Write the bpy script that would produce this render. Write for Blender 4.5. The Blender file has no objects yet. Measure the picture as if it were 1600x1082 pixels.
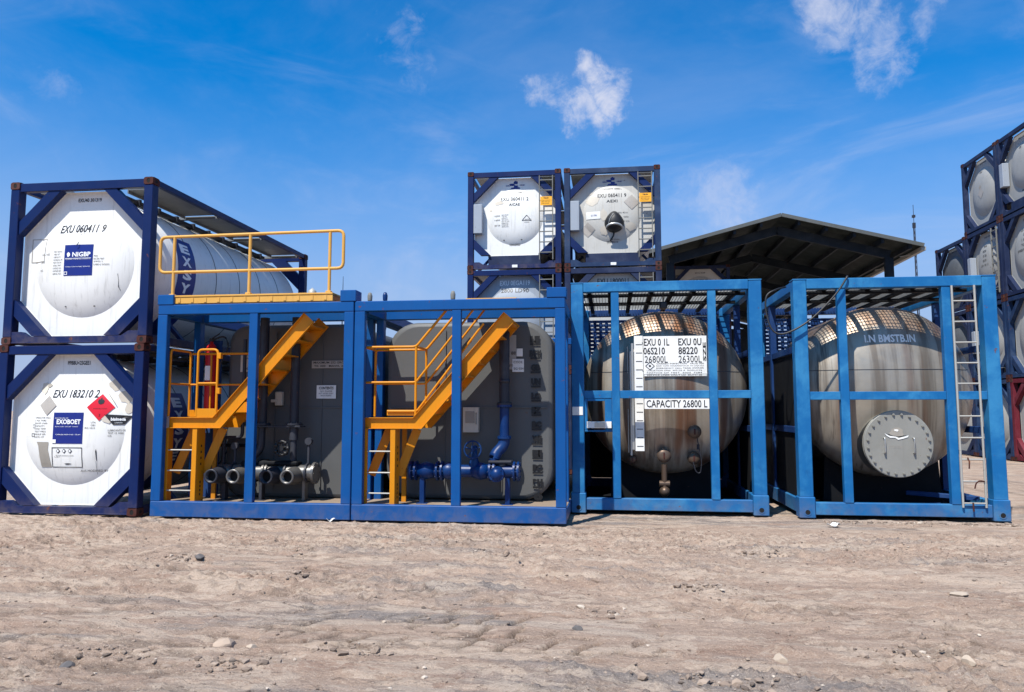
import bpy, bmesh, math, random
import numpy as np
from mathutils import Vector, Matrix
rnd = random.Random(7)
R = math.radians
scene = bpy.context.scene
col = scene.collection

# ---------------------------------------------------------------- camera, sky, sun, exposure
cam_d = bpy.data.cameras.new("camera"); cam = bpy.data.objects.new("camera", cam_d); col.objects.link(cam)
cam.location = (0, 0, 1.569)
cam.rotation_euler = (R(90 + 5.294), 0, R(7.446))
cam_d.sensor_width = 36; cam_d.lens = 1182.44 / 1600 * 36
cam_d.shift_y = -8.56 / 1600
cam_d.clip_start = .1; cam_d.clip_end = 6000
scene.camera = cam
SUN = Vector((-.50, -1.0, 1.80)).normalized()
elev = math.asin(SUN.z); azim = math.atan2(SUN.x, SUN.y)
sd = bpy.data.lights.new("sun", 'SUN'); sd.energy = 5.0; sd.angle = R(.5); sd.color = (1, .95, .87)
so = bpy.data.objects.new("sun", sd); col.objects.link(so)
so.rotation_euler = SUN.to_track_quat('Z', 'Y').to_euler(); so.location = (0, 0, 30)
scene.view_settings.view_transform = 'Standard'; scene.view_settings.look = 'None'
scene.view_settings.exposure = 0.50; scene.view_settings.gamma = 1
world = bpy.data.worlds.new("World"); scene.world = world; world.use_nodes = True

def lin(c):
    c = c / 255
    return c / 12.92 if c <= .04045 else ((c + .055) / 1.055) ** 2.4
def rgb(r, g, b): return (lin(r), lin(g), lin(b), 1)

class NT:
    def __init__(s, tree): s.t = tree; s.n = tree.nodes; s.l = tree.links
    def new(s, typ, **kw):
        n = s.n.new(typ)
        for k, v in kw.items(): setattr(n, k, v)
        return n
    def put(s, sock, v):
        if isinstance(v, bpy.types.NodeSocket): s.l.new(v, sock)
        elif v is not None: sock.default_value = v
    def math(s, op, a, b=None, c=None, clamp=False):
        n = s.new('ShaderNodeMath', operation=op); n.use_clamp = clamp
        s.put(n.inputs[0], a)
        if b is not None: s.put(n.inputs[1], b)
        if c is not None: s.put(n.inputs[2], c)
        return n.outputs[0]
    def vmath(s, op, a, b=None):
        n = s.new('ShaderNodeVectorMath', operation=op); s.put(n.inputs[0], a)
        if b is not None: s.put(n.inputs[1], b)
        return n.outputs['Value'] if op in ('DOT_PRODUCT', 'LENGTH') else n.outputs[0]
    def mix(s, f, a, b, blend='MIX'):
        n = s.new('ShaderNodeMix', data_type='RGBA', blend_type=blend)
        s.put(n.inputs[0], f); s.put(n.inputs[6], a); s.put(n.inputs[7], b)
        return n.outputs[2]
    def noise(s, vec, scale, detail=4, rough=.55, dist=0):
        n = s.new('ShaderNodeTexNoise'); s.put(n.inputs['Vector'], vec)
        n.inputs['Scale'].default_value = scale; n.inputs['Detail'].default_value = detail
        n.inputs['Roughness'].default_value = rough; n.inputs['Distortion'].default_value = dist
        return n.outputs['Fac']
    def ramp(s, v, lo, hi, a=0.0, b=1.0):
        n = s.new('ShaderNodeMapRange', interpolation_type='SMOOTHSTEP')
        s.put(n.inputs[0], v); n.inputs[1].default_value = lo; n.inputs[2].default_value = hi
        n.inputs[3].default_value = a; n.inputs[4].default_value = b
        return n.outputs[0]
    def mapping(s, vec, scale=(1, 1, 1), loc=(0, 0, 0)):
        n = s.new('ShaderNodeMapping'); s.put(n.inputs[0], vec)
        n.inputs['Scale'].default_value = scale; n.inputs['Location'].default_value = loc
        return n.outputs[0]

# sky with clouds
w = NT(world.node_tree); w.n.clear()
sky = w.new('ShaderNodeTexSky', sky_type='NISHITA'); sky.sun_disc = False
sky.sun_elevation = elev; sky.sun_rotation = azim
sky.altitude = 0; sky.air_density = 1.0; sky.dust_density = .6; sky.ozone_density = 2.2
hs = w.new('ShaderNodeHueSaturation'); hs.inputs['Saturation'].default_value = 1.12; hs.inputs['Value'].default_value = 1.0
w.l.new(w.mix(1.0, sky.outputs[0], (.20, 1.0, 1.62, 1), 'MULTIPLY'), hs.inputs['Color'])
tc = w.new('ShaderNodeTexCoord'); D = tc.outputs['Generated']
def px_dir(x, y):
    f = 1182.44; yaw = R(7.446); p = R(5.294)
    fw = Vector((-math.sin(yaw) * math.cos(p), math.cos(yaw) * math.cos(p), math.sin(p)))
    r = Vector((math.cos(yaw), math.sin(yaw), 0)); u = r.cross(fw)
    return (fw + r * ((x - 800) / f) - u * ((y + 8.56 - 541) / f)).normalized()
wn = w.new('ShaderNodeTexNoise'); w.l.new(D, wn.inputs['Vector']); wn.inputs['Scale'].default_value = 9; wn.inputs['Detail'].default_value = 7; wn.inputs['Roughness'].default_value = .62
Dw = w.vmath('ADD', D, w.vmath('MULTIPLY', w.vmath('SUBTRACT', wn.outputs['Color'], (.5, .5, .5)), (.17, .17, .17)))
puff_n = w.noise(D, 11, 8, .62, .5)
fine_n = w.noise(D, 30, 8, .68, 1.0)
cl = None
for (x, y, rad, thr, amp) in ((935, 125, .058, .43, .95), (905, 175, .052, .47, .85), (855, 155, .045, .52, .6), (1330, 0, .085, .47, .75), (1385, 55, .075, .50, .65),
                             (1490, -5, .06, .53, .5), (1310, 65, .05, .53, .45), (635, 90, .08, .56, .42), (1115, 320, .10, .52, .42), (80, 150, .06, .56, .25)):
    d = px_dir(x, y)
    dist = w.vmath('LENGTH', w.vmath('SUBTRACT', Dw, tuple(d)))
    fall = w.ramp(dist, 0, rad * 1.5, 1, 0)
    v = w.math('MULTIPLY', fall, w.math('ADD', w.math('MULTIPLY', puff_n, .72), w.math('MULTIPLY', fine_n, .5)))
    m = w.math('MULTIPLY', w.ramp(v, thr * .74, thr * .74 + .36), amp)
    cl = m if cl is None else w.math('MAXIMUM', cl, m)
sx = w.mapping(D, (1.2, 1.2, 3.4), (2.3, 1.1, .4))
veil = w.math('MULTIPLY', w.ramp(w.noise(w.mapping(D, (1, 1, 2.2), (.3, 5.1, 2.2)), 1.5, 7, .6, .9), .36, .82), .18)
wisp = w.math('MULTIPLY', w.ramp(w.noise(sx, 2.6, 9, .58, 1.3), .45, .85), .30)
sepd = w.new('ShaderNodeSeparateXYZ'); w.l.new(D, sepd.inputs[0])
low = w.ramp(sepd.outputs['Z'], .02, .42, .95, 0)   # thin high cloud thickening toward the horizon
def over(a, b): return w.math('SUBTRACT', 1.0, w.math('MULTIPLY', w.math('SUBTRACT', 1.0, a), w.math('SUBTRACT', 1.0, b)))
cl = over(over(cl, wisp), veil)
skyc = w.mix(cl, w.mix(low, hs.outputs[0], (3.5, 4.3, 6.4, 1)), (6.0, 6.3, 7.6, 1))
bg = w.new('ShaderNodeBackground'); bg.inputs['Strength'].default_value = .082
w.l.new(skyc, bg.inputs['Color'])
wo = w.new('ShaderNodeOutputWorld'); w.l.new(bg.outputs[0], wo.inputs[0])

# ---------------------------------------------------------------- materials
def mat_base(name):
    m = bpy.data.materials.new(name); m.use_nodes = True
    t = NT(m.node_tree); t.n.clear()
    out = t.new('ShaderNodeOutputMaterial'); p = t.new('ShaderNodeBsdfPrincipled'); t.l.new(p.outputs[0], out.inputs[0])
    tc = t.new('ShaderNodeTexCoord'); oi = t.new('ShaderNodeObjectInfo')
    off = t.vmath('MULTIPLY', w_rand(t, oi), (17.0, 9.0, 5.0))
    vec = t.vmath('ADD', tc.outputs['Object'], off)
    return m, t, p, vec
def w_rand(t, oi):
    c = t.new('ShaderNodeCombineXYZ')
    for i in range(3): t.l.new(oi.outputs['Random'], c.inputs[i])
    return c.outputs[0]

def paint(name, c, fade=.25, dirt=.25, rust=.0, rough=.45, metal=0, streak=.3, dirtc=(70, 60, 50), bump=.04, fadec=None, edge=0, dust=0):
    """painted steel: faded patches, vertical runs, grime, rust spots"""
    m, t, p, v = mat_base(name)
    base = rgb(*c)
    fc = rgb(*fadec) if fadec else rgb(*[min(255, int(x * .75 + 62)) for x in c])
    f1 = t.ramp(t.noise(v, 1.7, 6, .65, .4), .42, .72, 0, fade)
    cc = t.mix(f1, base, fc)
    st = t.noise(t.mapping(v, (9, 9, .55)), 2.2, 5, .6)
    cc = t.mix(t.ramp(st, .52, .78, 0, streak * .7), cc, rgb(*dirtc))
    d = t.ramp(t.noise(v, 5.5, 8, .7, .6), .55, .85, 0, dirt)
    cc = t.mix(d, cc, rgb(*dirtc))
    if rust:
        r1 = t.ramp(t.noise(v, 7, 8, .72, .3), .665 - rust * .06, .70 - rust * .05, 0, .9)
        cc = t.mix(r1, cc, t.mix(t.noise(v, 30, 3), rgb(70, 35, 22), rgb(125, 70, 40)))
        p.inputs['Roughness'].default_value = rough
    if edge:
        bv = t.new('ShaderNodeBevel', samples=3); bv.inputs['Radius'].default_value = .010
        ge = t.new('ShaderNodeNewGeometry')
        e_ = t.math('SUBTRACT', 1.0, t.vmath('DOT_PRODUCT', bv.outputs[0], ge.outputs['Normal']))
        e_ = t.math('MULTIPLY', t.ramp(e_, .015, .12), t.ramp(t.noise(v, 5, 6, .7), .42, .60))
        cc = t.mix(t.math('MULTIPLY', e_, edge), cc, t.mix(t.noise(v, 14, 4), rgb(74, 44, 34), fc))
    if dust:
        sp = t.new('ShaderNodeSeparateXYZ'); t2 = t.new('ShaderNodeTexCoord'); t.l.new(t2.outputs['Object'], sp.inputs[0])
        du = t.math('MULTIPLY', t.ramp(sp.outputs['Z'], .0, .42, 1, 0), t.ramp(t.noise(v, 4.5, 7, .7, .5), .36, .66, .1, 1))
        cc = t.mix(t.math('MULTIPLY', du, dust), cc, rgb(120, 106, 94))
    t.l.new(cc, p.inputs['Base Color'])
    rr = t.math('ADD', t.math('MULTIPLY', t.noise(v, 4, 5), .25), rough - .1)
    t.l.new(rr, p.inputs['Roughness']); p.inputs['Metallic'].default_value = metal; p.inputs['Specular IOR Level'].default_value = .28
    b = t.new('ShaderNodeBump'); b.inputs['Strength'].default_value = bump * 4; b.inputs['Distance'].default_value = .004
    t.l.new(t.noise(v, 9, 4, .6), b.inputs['Height']); t.l.new(b.outputs[0], p.inputs['Normal'])
    return m

def flat(name, c, rough=.6, metal=0):
    m, t, p, v = mat_base(name)
    cc = t.mix(t.ramp(t.noise(v, 6, 6, .65), .4, .75, 0, .3), rgb(*c), rgb(*[int(x * .72 + 14) for x in c]))
    t.l.new(cc, p.inputs['Base Color']); p.inputs['Roughness'].default_value = rough; p.inputs['Metallic'].default_value = metal
    return m

def worn_print(name, c, under, keep=.62):
    keep = keep + .06
    m, t, p, v = mat_base(name)
    f = t.ramp(t.noise(v, 26, 5, .7), keep - .03, keep + .03)
    t.l.new(t.mix(f, rgb(*c), rgb(*under)), p.inputs['Base Color']); p.inputs['Roughness'].default_value = .5
    return m

def steel(name, rusty):
    m, t, p, v = mat_base(name)
    base = t.mix(t.noise(v, 2.2, 6, .6), rgb(132, 126, 116), rgb(186, 177, 162))
    vs = t.mapping(v, (1, .3, .03))
    s1 = t.ramp(t.noise(vs, 5.3, 4, .6), .46, .66, 0, .62)
    base = t.mix(s1, base, rgb(84, 70, 56))
    s2 = t.ramp(t.noise(t.mapping(v, (1, .3, .03), (4, 2, 1)), 4.6, 1.5, .5), .53, .68, 0, .72 * rusty)
    base = t.mix(s2, base, rgb(100, 58, 32))
    s3 = t.ramp(t.noise(t.mapping(v, (1, .3, .03), (9, 3, 1)), 10.5, 4, .6), .57, .70, 0, .6)
    base = t.mix(s3, base, rgb(50, 44, 40))
    # rust grown on the crown of the tank, where water stands
    sep = t.new('ShaderNodeSeparateXYZ'); tcx = t.new('ShaderNodeTexCoord'); t.l.new(tcx.outputs['Object'], sep.inputs[0])
    crown = t.math('MULTIPLY', t.ramp(sep.outputs['Z'], 2.45, 2.95), t.ramp(t.noise(v, 2.6, 7, .7, .6), .38, .60))
    base = t.mix(t.math('MULTIPLY', crown, .6 * rusty), base, rgb(150, 98, 58))
    t.l.new(base, p.inputs['Base Color'])
    p.inputs['Metallic'].default_value = .55
    t.l.new(t.math('ADD', t.math('MULTIPLY', t.noise(v, 7, 5), .3), .30), p.inputs['Roughness'])
    b = t.new('ShaderNodeBump'); b.inputs['Strength'].default_value = .25; b.inputs['Distance'].default_value = .01
    t.l.new(t.noise(v, 3, 4, .5), b.inputs['Height']); t.l.new(b.outputs[0], p.inputs['Normal'])
    return m

M = {}
M['navy'] = paint('navy_paint', (0, 26, 76), fade=.22, dirt=.2, rust=.25, rough=.42, dirtc=(8, 20, 44), fadec=(4, 40, 96), edge=.7, dust=.3)
M['navy_dull'] = paint('dull_navy_paint', (20, 44, 78), fade=.35, dirt=.4, rust=.5, rough=.55, dirtc=(50, 52, 60))
M['navy_dark'] = paint('dark_navy_paint', (20, 34, 66), fade=.3, dirt=.4, rust=.4, rough=.6, dirtc=(36, 34, 36))
M['maroon'] = paint('maroon_paint', (96, 24, 38), fade=.3, dirt=.3, rust=.3, rough=.55)
M['blue'] = paint('module_blue_paint', (0, 72, 134), fade=.35, dirt=.25, rust=.30, rough=.42, dirtc=(8, 46, 88), fadec=(0, 86, 150), edge=.7, dust=.3)
M['sky_blue'] = paint('faded_blue_paint', (8, 92, 148), fade=.7, dirt=.65, rust=.32, rough=.55, dirtc=(6, 66, 116), fadec=(56, 132, 176), edge=.8, dust=.35)
M['blue_in'] = paint('inner_blue_paint', (8, 48, 100), fade=.3, dirt=.4, rust=.3, rough=.6, dirtc=(30, 40, 60))
M['casting'] = paint('rusty_casting', (66, 30, 24), fade=.3, dirt=.5, rust=.8, rough=.75, dirtc=(50, 26, 22))
M['hole'] = flat('dark_hole', (14, 12, 12), .9)
M['white'] = paint('white_tank_paint', (224, 224, 220), fade=.12, dirt=.26, rust=.0, rough=.36, streak=.42, dirtc=(120, 112, 100), bump=.02)
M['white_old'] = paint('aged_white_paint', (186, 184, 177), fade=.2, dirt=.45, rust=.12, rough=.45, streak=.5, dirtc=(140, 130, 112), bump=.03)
M['shaded_white'] = paint('shaded_white_paint', (158, 158, 154), fade=.2, dirt=.4, rust=.05, rough=.5, streak=.5, dirtc=(110, 104, 92))  # darker copy of the white, shade of the right-row ends put into it
M['dark_grey'] = paint('dark_grey_end_paint', (84, 88, 92), fade=.2, dirt=.4, rust=0, rough=.6)  # even dark grey for ends and shells of the lower right stack
M['grey_face'] = paint('grey_face_paint', (120, 124, 128), fade=.2, dirt=.3, rust=0, rough=.5)
M['seam'] = flat('dark_seam', (70, 70, 72), .7)
M['brand'] = flat('brand_blue', (14, 34, 118), .4)
M['ink'] = worn_print('black_lettering', (26, 26, 30), (205, 205, 200), .66)
M['mark'] = worn_print('stencil_black', (10, 10, 12), (86, 87, 87), .72)
M['ink_soft'] = worn_print('faded_lettering', (92, 92, 94), (205, 205, 200), .60)
M['ink_white'] = worn_print('white_lettering', (228, 230, 232), (30, 50, 125), .68)
M['red'] = flat('red_placard', (205, 18, 40), .4)
M['grey_tape'] = flat('grey_sticker', (166, 160, 152), .6)
M['torn'] = flat('torn_sticker', (196, 188, 174), .8)
M['residue'] = flat('glue_residue', (150, 144, 134), .8)
M['paper'] = flat('white_paper', (226, 226, 222), .7)
M['tread'] = paint('tread_plate', (120, 122, 122), fade=.2, dirt=.4, rust=.1, rough=.5, metal=.4)
M['box_grey'] = paint('grey_box_paint', (150, 158, 168), fade=.2, dirt=.2, rust=.1, rough=.5)
M['orange'] = paint('orange_yellow_paint', (202, 128, 10), fade=.25, dirt=.25, rust=.22, rough=.42, dirtc=(150, 84, 20), fadec=(206, 146, 44), edge=.7, dust=.3)
M['yellow'] = paint('faded_yellow_paint', (206, 156, 74), fade=.3, dirt=.3, rust=.5, rough=.5, dirtc=(150, 104, 60))
M['grey_tank'] = paint('grey_tank_paint', (86, 87, 87), fade=.2, dirt=.25, rust=.1, rough=.5, streak=.3, dirtc=(88, 84, 78), fadec=(100, 100, 98))
M['pipe_blue'] = paint('blue_pipe_paint', (0, 40, 92), fade=.2, dirt=.4, rust=.3, rough=.35, dirtc=(20, 30, 60))
M['pipe_dark'] = paint('dark_pipe_paint', (44, 46, 54), fade=.25, dirt=.3, rust=.2, rough=.4, dirtc=(36, 34, 36))
M['pipe_silver'] = paint('silver_pipe', (104, 102, 99), fade=.2, dirt=.6, rust=.2, rough=.35, metal=.5, dirtc=(90, 84, 76))
M['floor'] = paint('dusty_deck_plate', (134, 118, 102), fade=.4, dirt=.5, rust=.4, rough=.85, dirtc=(100, 86, 72))
M['steelA'] = steel('rust_streaked_steel', 1.0)
M['steelB'] = steel('weathered_steel', .75)
M['lid'] = paint('grey_lid_steel', (138, 137, 130), fade=.25, dirt=.35, rust=.05, rough=.5, metal=.25, dirtc=(110, 104, 94))
M['bright'] = paint('bare_steel', (178, 178, 174), fade=.2, dirt=.3, rust=.1, rough=.35, metal=.7)
M['galv'] = paint('galvanised_steel', (170, 168, 160), fade=.2, dirt=.3, rust=.15, rough=.5, metal=.3)
M['black'] = flat('black_rubber', (22, 22, 24), .5)
M['amber_box'] = flat('amber_label', (236, 168, 30), .5)
M['extred'] = paint('red_cylinder_paint', (176, 24, 28), fade=.2, dirt=.2, rust=.1, rough=.35)
M['shed'] = paint('shed_steel_paint', (14, 26, 36), fade=.2, dirt=.3, rust=.1, rough=.6)
M['shed_roof'] = paint('shed_roof_sheet', (24, 34, 32), fade=.2, dirt=.3, rust=0, rough=.7)
M['shed_trim'] = paint('shed_fascia', (84, 88, 88), fade=.2, dirt=.3, rust=0, rough=.5)
M['pipe_grey'] = paint('dull_grey_steel', (112, 112, 108), fade=.2, dirt=.4, rust=.2, rough=.6)
M['nozzle'] = paint('browned_steel', (92, 76, 64), fade=.2, dirt=.5, rust=.5, rough=.4, metal=.5)
M['under'] = paint('shade_dark_steel', (3, 6, 12), fade=.03, dirt=.2, rust=.2, rough=.7, dirtc=(10, 10, 12))  # near black puts the shade of the interiors into the steel colour
M['cream'] = paint('cream_enamel', (190, 184, 170), fade=.2, dirt=.3, rust=.1, rough=.45)

# ---------------------------------------------------------------- mesh helpers
class MB:
    def __init__(s): s.bm = bmesh.new()
    def quad(s, vs, smooth=False, mi=0):
        f = s.bm.faces.new(vs); f.smooth = smooth; f.material_index = mi; return f
    def box(s, x0, x1, y0, y1, z0, z1, b=.006, mtx=None, mi=0):
        if x0 > x1: x0, x1 = x1, x0
        if y0 > y1: y0, y1 = y1, y0
        if z0 > z1: z0, z1 = z1, z0
        b = min(b, (x1 - x0) * .3, (y1 - y0) * .3, (z1 - z0) * .3)
        lo = (x0, y0, z0); hi = (x1, y1, z1); V = {}
        for sx in (0, 1):
            for sy in (0, 1):
                for sz in (0, 1):
                    sg = (sx, sy, sz)
                    for a in range(3):
                        c = [hi[i] if sg[i] else lo[i] for i in range(3)]
                        for i in range(3):
                            if i != a: c[i] += -b if sg[i] else b
                        v = Vector(c)
                        if mtx is not None: v = mtx @ v
                        V[sg, a] = s.bm.verts.new(v)
        for a in range(3):
            o = [i for i in range(3) if i != a]
            for sa in (0, 1):
                q = []
                for p in ((0, 0), (1, 0), (1, 1), (0, 1)):
                    g = [0] * 3; g[a] = sa; g[o[0]], g[o[1]] = p; q.append(V[tuple(g), a])
                s.quad(q, mi=mi)
            c = a; a1, a2 = o
            for s1 in (0, 1):
                for s2 in (0, 1):
                    g0 = [0] * 3; g0[a1] = s1; g0[a2] = s2; g1 = list(g0); g1[c] = 1
                    g0, g1 = tuple(g0), tuple(g1)
                    s.quad([V[g0, a1], V[g0, a2], V[g1, a2], V[g1, a1]], mi=mi)
        for sx in (0, 1):
            for sy in (0, 1):
                for sz in (0, 1): s.quad([V[(sx, sy, sz), i] for i in range(3)], mi=mi)
        return s
    def bar(s, p0, p1, w, h, up=(0, 0, 1), b=.004, mi=0):
        """rectangular bar from p0 to p1; w across, h along up"""
        p0 = Vector(p0); p1 = Vector(p1); d = p1 - p0; L = d.length; d.normalize()
        x = d.cross(Vector(up)).normalized(); u = x.cross(d).normalized()
        m = Matrix(((x.x, d.x, u.x, p0.x), (x.y, d.y, u.y, p0.y), (x.z, d.z, u.z, p0.z), (0, 0, 0, 1)))
        return s.box(-w / 2, w / 2, 0, L, -h / 2, h / 2, b, m, mi)
    def tube(s, pts, r, seg=10, caps=True, closed=False, mi=0):
        pts = [Vector(p) for p in pts]; n = len(pts)
        rs = r if isinstance(r, (list, tuple)) else [r] * n
        tans = []
        for i in range(n):
            a = pts[(i - 1) % n] if (i > 0 or closed) else pts[0]
            c = pts[(i + 1) % n] if (i < n - 1 or closed) else pts[-1]
            t = (c - pts[i]).normalized() + (pts[i] - a).normalized() if (0 < i < n - 1 or closed) else (c - a)
            tans.append(t.normalized())
        ref = Vector((0, 0, 1)) if abs(tans[0].z) < .9 else Vector((0, 1, 0))
        rings = []; u = (ref - tans[0] * ref.dot(tans[0])).normalized()
        for i in range(n):
            u = (u - tans[i] * u.dot(tans[i])).normalized(); v = tans[i].cross(u)
            rings.append([s.bm.verts.new(pts[i] + (u * math.cos(k * 2 * math.pi / seg) + v * math.sin(k * 2 * math.pi / seg)) * rs[i]) for k in range(seg)])
        m = n if closed else n - 1
        for i in range(m):
            A, B = rings[i], rings[(i + 1) % n]
            for k in range(seg): s.quad([A[k], A[(k + 1) % seg], B[(k + 1) % seg], B[k]], True, mi)
        if caps and not closed:
            for ring in (rings[0], rings[-1]): s.quad([s.bm.verts.new(v.co) for v in ring], mi=mi)
        return s
    def cyl(s, p0, p1, r, seg=24, mi=0): return s.tube([p0, p1], r, seg, mi=mi)
    def lathe(s, prof, c, axis='y', seg=48, smooth=True, mi=0):
        """prof: (r, a) pairs, revolved about axis through c, a measured along it"""
        rings = []
        for r_, a in prof:
            ring = []
            for k in range(seg if r_ > 1e-5 else 1):
                t = 2 * math.pi * k / seg; q = (r_ * math.cos(t), r_ * math.sin(t))
                co = {'y': (c[0] + q[0], c[1] + a, c[2] + q[1]), 'z': (c[0] + q[0], c[1] + q[1], c[2] + a), 'x': (c[0] + a, c[1] + q[0], c[2] + q[1])}[axis]
                ring.append(s.bm.verts.new(co))
            rings.append(ring)
        for A, B in zip(rings, rings[1:]):
            for k in range(seg):
                k2 = (k + 1) % seg
                if len(A) == 1: s.quad([A[0], B[k], B[k2]], smooth, mi)
                elif len(B) == 1: s.quad([A[k], A[k2], B[0]], smooth, mi)
                else: s.quad([A[k], A[k2], B[k2], B[k]], smooth, mi)
        return s
    def prism(s, poly, y0, y1, axis='y', mi=0):
        def P(p, a): return {'y': (p[0], a, p[1]), 'x': (a, p[0], p[1]), 'z': (p[0], p[1], a)}[axis]
        A = [s.bm.verts.new(P(p, y0)) for p in poly]; B = [s.bm.verts.new(P(p, y1)) for p in poly]
        s.quad(A, mi=mi); s.quad(B[::-1], mi=mi); n = len(poly)
        for i in range(n): s.quad([A[i], A[(i + 1) % n], B[(i + 1) % n], B[i]], mi=mi)
        return s
    def fan(s, poly, fn, rings=3, mi=0, smooth=False):
        """thin sticker with outline poly laid on the surface fn(u,v)"""
        cu = sum(p[0] for p in poly) / len(poly); cv = sum(p[1] for p in poly) / len(poly)
        pts = []
        for i in range(len(poly)):
            a, b = poly[i], poly[(i + 1) % len(poly)]; k = 4
            for j in range(k): pts.append((a[0] + (b[0] - a[0]) * j / k, a[1] + (b[1] - a[1]) * j / k))
        c = s.bm.verts.new(fn(cu, cv)); prev = None
        for q in range(1, rings + 1):
            f = q / rings
            ring = [s.bm.verts.new(fn(cu + (p[0] - cu) * f, cv + (p[1] - cv) * f)) for p in pts]
            n = len(ring)
            for k in range(n):
                if prev is None: s.quad([c, ring[k], ring[(k + 1) % n]], smooth, mi)
                else: s.quad([prev[k], ring[k], ring[(k + 1) % n], prev[(k + 1) % n]], smooth, mi)
            prev = ring
        return s
    def rect(s, u0, u1, v0, v1, fn, mi=0, smooth=False): return s.fan([(u0, v0), (u1, v0), (u1, v1), (u0, v1)], fn, 3, mi, smooth)
    def frame_line(s, u0, u1, v0, v1, t, fn, mi=0):
        s.rect(u0, u1, v0, v0 + t, fn, mi); s.rect(u0, u1, v1 - t, v1, fn, mi); s.rect(u0, u0 + t, v0 + t, v1 - t, fn, mi); s.rect(u1 - t, u1, v0 + t, v1 - t, fn, mi)
        return s
    def text(s, txt, u, v, h, fn, width=None, shear=0, bold=.0, rot=0, mi=0):
        """letters h high centred at (u,v), laid on surface fn"""
        vs, fs = glyphs(txt, bold)
        if not vs: return s
        x0 = min(p[0] for p in vs); x1 = max(p[0] for p in vs); y0 = min(p[1] for p in vs); y1 = max(p[1] for p in vs)
        k = h / max(.3, y1 - y0); kx = (width / (x1 - x0)) if width else k
        cr, sr = math.cos(rot), math.sin(rot); new = []
        for p in vs:
            a = (p[0] - (x0 + x1) / 2) * kx; b = (p[1] - (y0 + y1) / 2) * k; a += b * shear
            new.append(s.bm.verts.new(fn(u + a * cr - b * sr, v + a * sr + b * cr)))
        for f in fs:
            if len(set(f)) > 2:
                try: s.quad([new[i] for i in f], mi=mi)
                except ValueError: pass
        return s
    def mesh(s, name, mats, origin=None, recalc=True):
        if recalc: bmesh.ops.recalc_face_normals(s.bm, faces=s.bm.faces)
        if origin is not None: bmesh.ops.translate(s.bm, verts=s.bm.verts, vec=-Vector(origin))
        me = bpy.data.meshes.new(name); s.bm.to_mesh(me); s.bm.free()
        for m in (mats if isinstance(mats, (list, tuple)) else [mats]): me.materials.append(m)
        return me

_gl = {}
def glyphs(txt, bold):
    key = (txt, bold)
    if key not in _gl:
        cu = bpy.data.curves.new('t', 'FONT'); cu.body = txt; cu.size = 1; cu.resolution_u = 2; cu.offset = bold
        o = bpy.data.objects.new('t', cu); col.objects.link(o)
        dg = bpy.context.evaluated_depsgraph_get(); me = bpy.data.meshes.new_from_object(o.evaluated_get(dg))
        _gl[key] = ([tuple(v.co[:2]) for v in me.vertices], [tuple(p.vertices) for p in me.polygons])
        bpy.data.objects.remove(o); bpy.data.curves.remove(cu); bpy.data.meshes.remove(me)
    return _gl[key]

def tag(o, label=None, cat=None, group=None, kind=None):
    for k, v in (('label', label), ('category', cat), ('group', group), ('kind', kind)):
        if v: o[k] = v
    return o
def thing(name, loc, label, cat, group=None, rz=0):
    o = bpy.data.objects.new(name, None); col.objects.link(o); o.location = loc; o.rotation_euler = (0, 0, rz)
    o.empty_display_size = .3
    return tag(o, label, cat, group)
def link(name, me, parent=None, label=None):
    o = bpy.data.objects.new(name, me); col.objects.link(o)
    if parent: o.parent = parent
    if label: o['label'] = label
    return o
def root_of(o):
    while o.parent: o = o.parent
    return o
def add(name, mb, mat, parent, label=None):
    """mesh authored in world coordinates, stored relative to its (unrotated) thing"""
    return link(name, mb.mesh(name, mat, root_of(parent).location), parent, label)

# ---------------------------------------------------------------- ground
def vnoise(x, y, seed):
    xi = np.floor(x).astype(np.int64); yi = np.floor(y).astype(np.int64); xf = x - xi; yf = y - yi
    def h(a, b):
        n = (a * 374761393 + b * 668265263 + seed * 1442695041) & 0xffffffff
        n = ((n ^ (n >> 13)) * 1274126177) & 0xffffffff
        return ((n ^ (n >> 16)) & 0xffff) / 65535.0
    u = xf * xf * (3 - 2 * xf); v = yf * yf * (3 - 2 * yf)
    return (h(xi, yi) * (1 - u) + h(xi + 1, yi) * u) * (1 - v) + (h(xi, yi + 1) * (1 - u) + h(xi + 1, yi + 1) * u) * v
def fbm(x, y, seed, o=4, g=.5):
    s = 0; a = 1; t = 0
    for i in range(o): s = s + vnoise(x * 2 ** i, y * 2 ** i, seed + i) * a; t += a; a *= g
    return s / t
def axis_pts(lo, hi, step, far, grow=1.25):
    c = list(np.arange(lo, hi, step)); a = []; d = step; x = lo
    while x > -far: d *= grow; x -= d; a.append(x)
    b = []; d = step; x = c[-1]
    while x < far: d *= grow; x += d; b.append(x)
    return np.array(a[::-1] + c + b)
DENT_DARK = [None]
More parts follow.
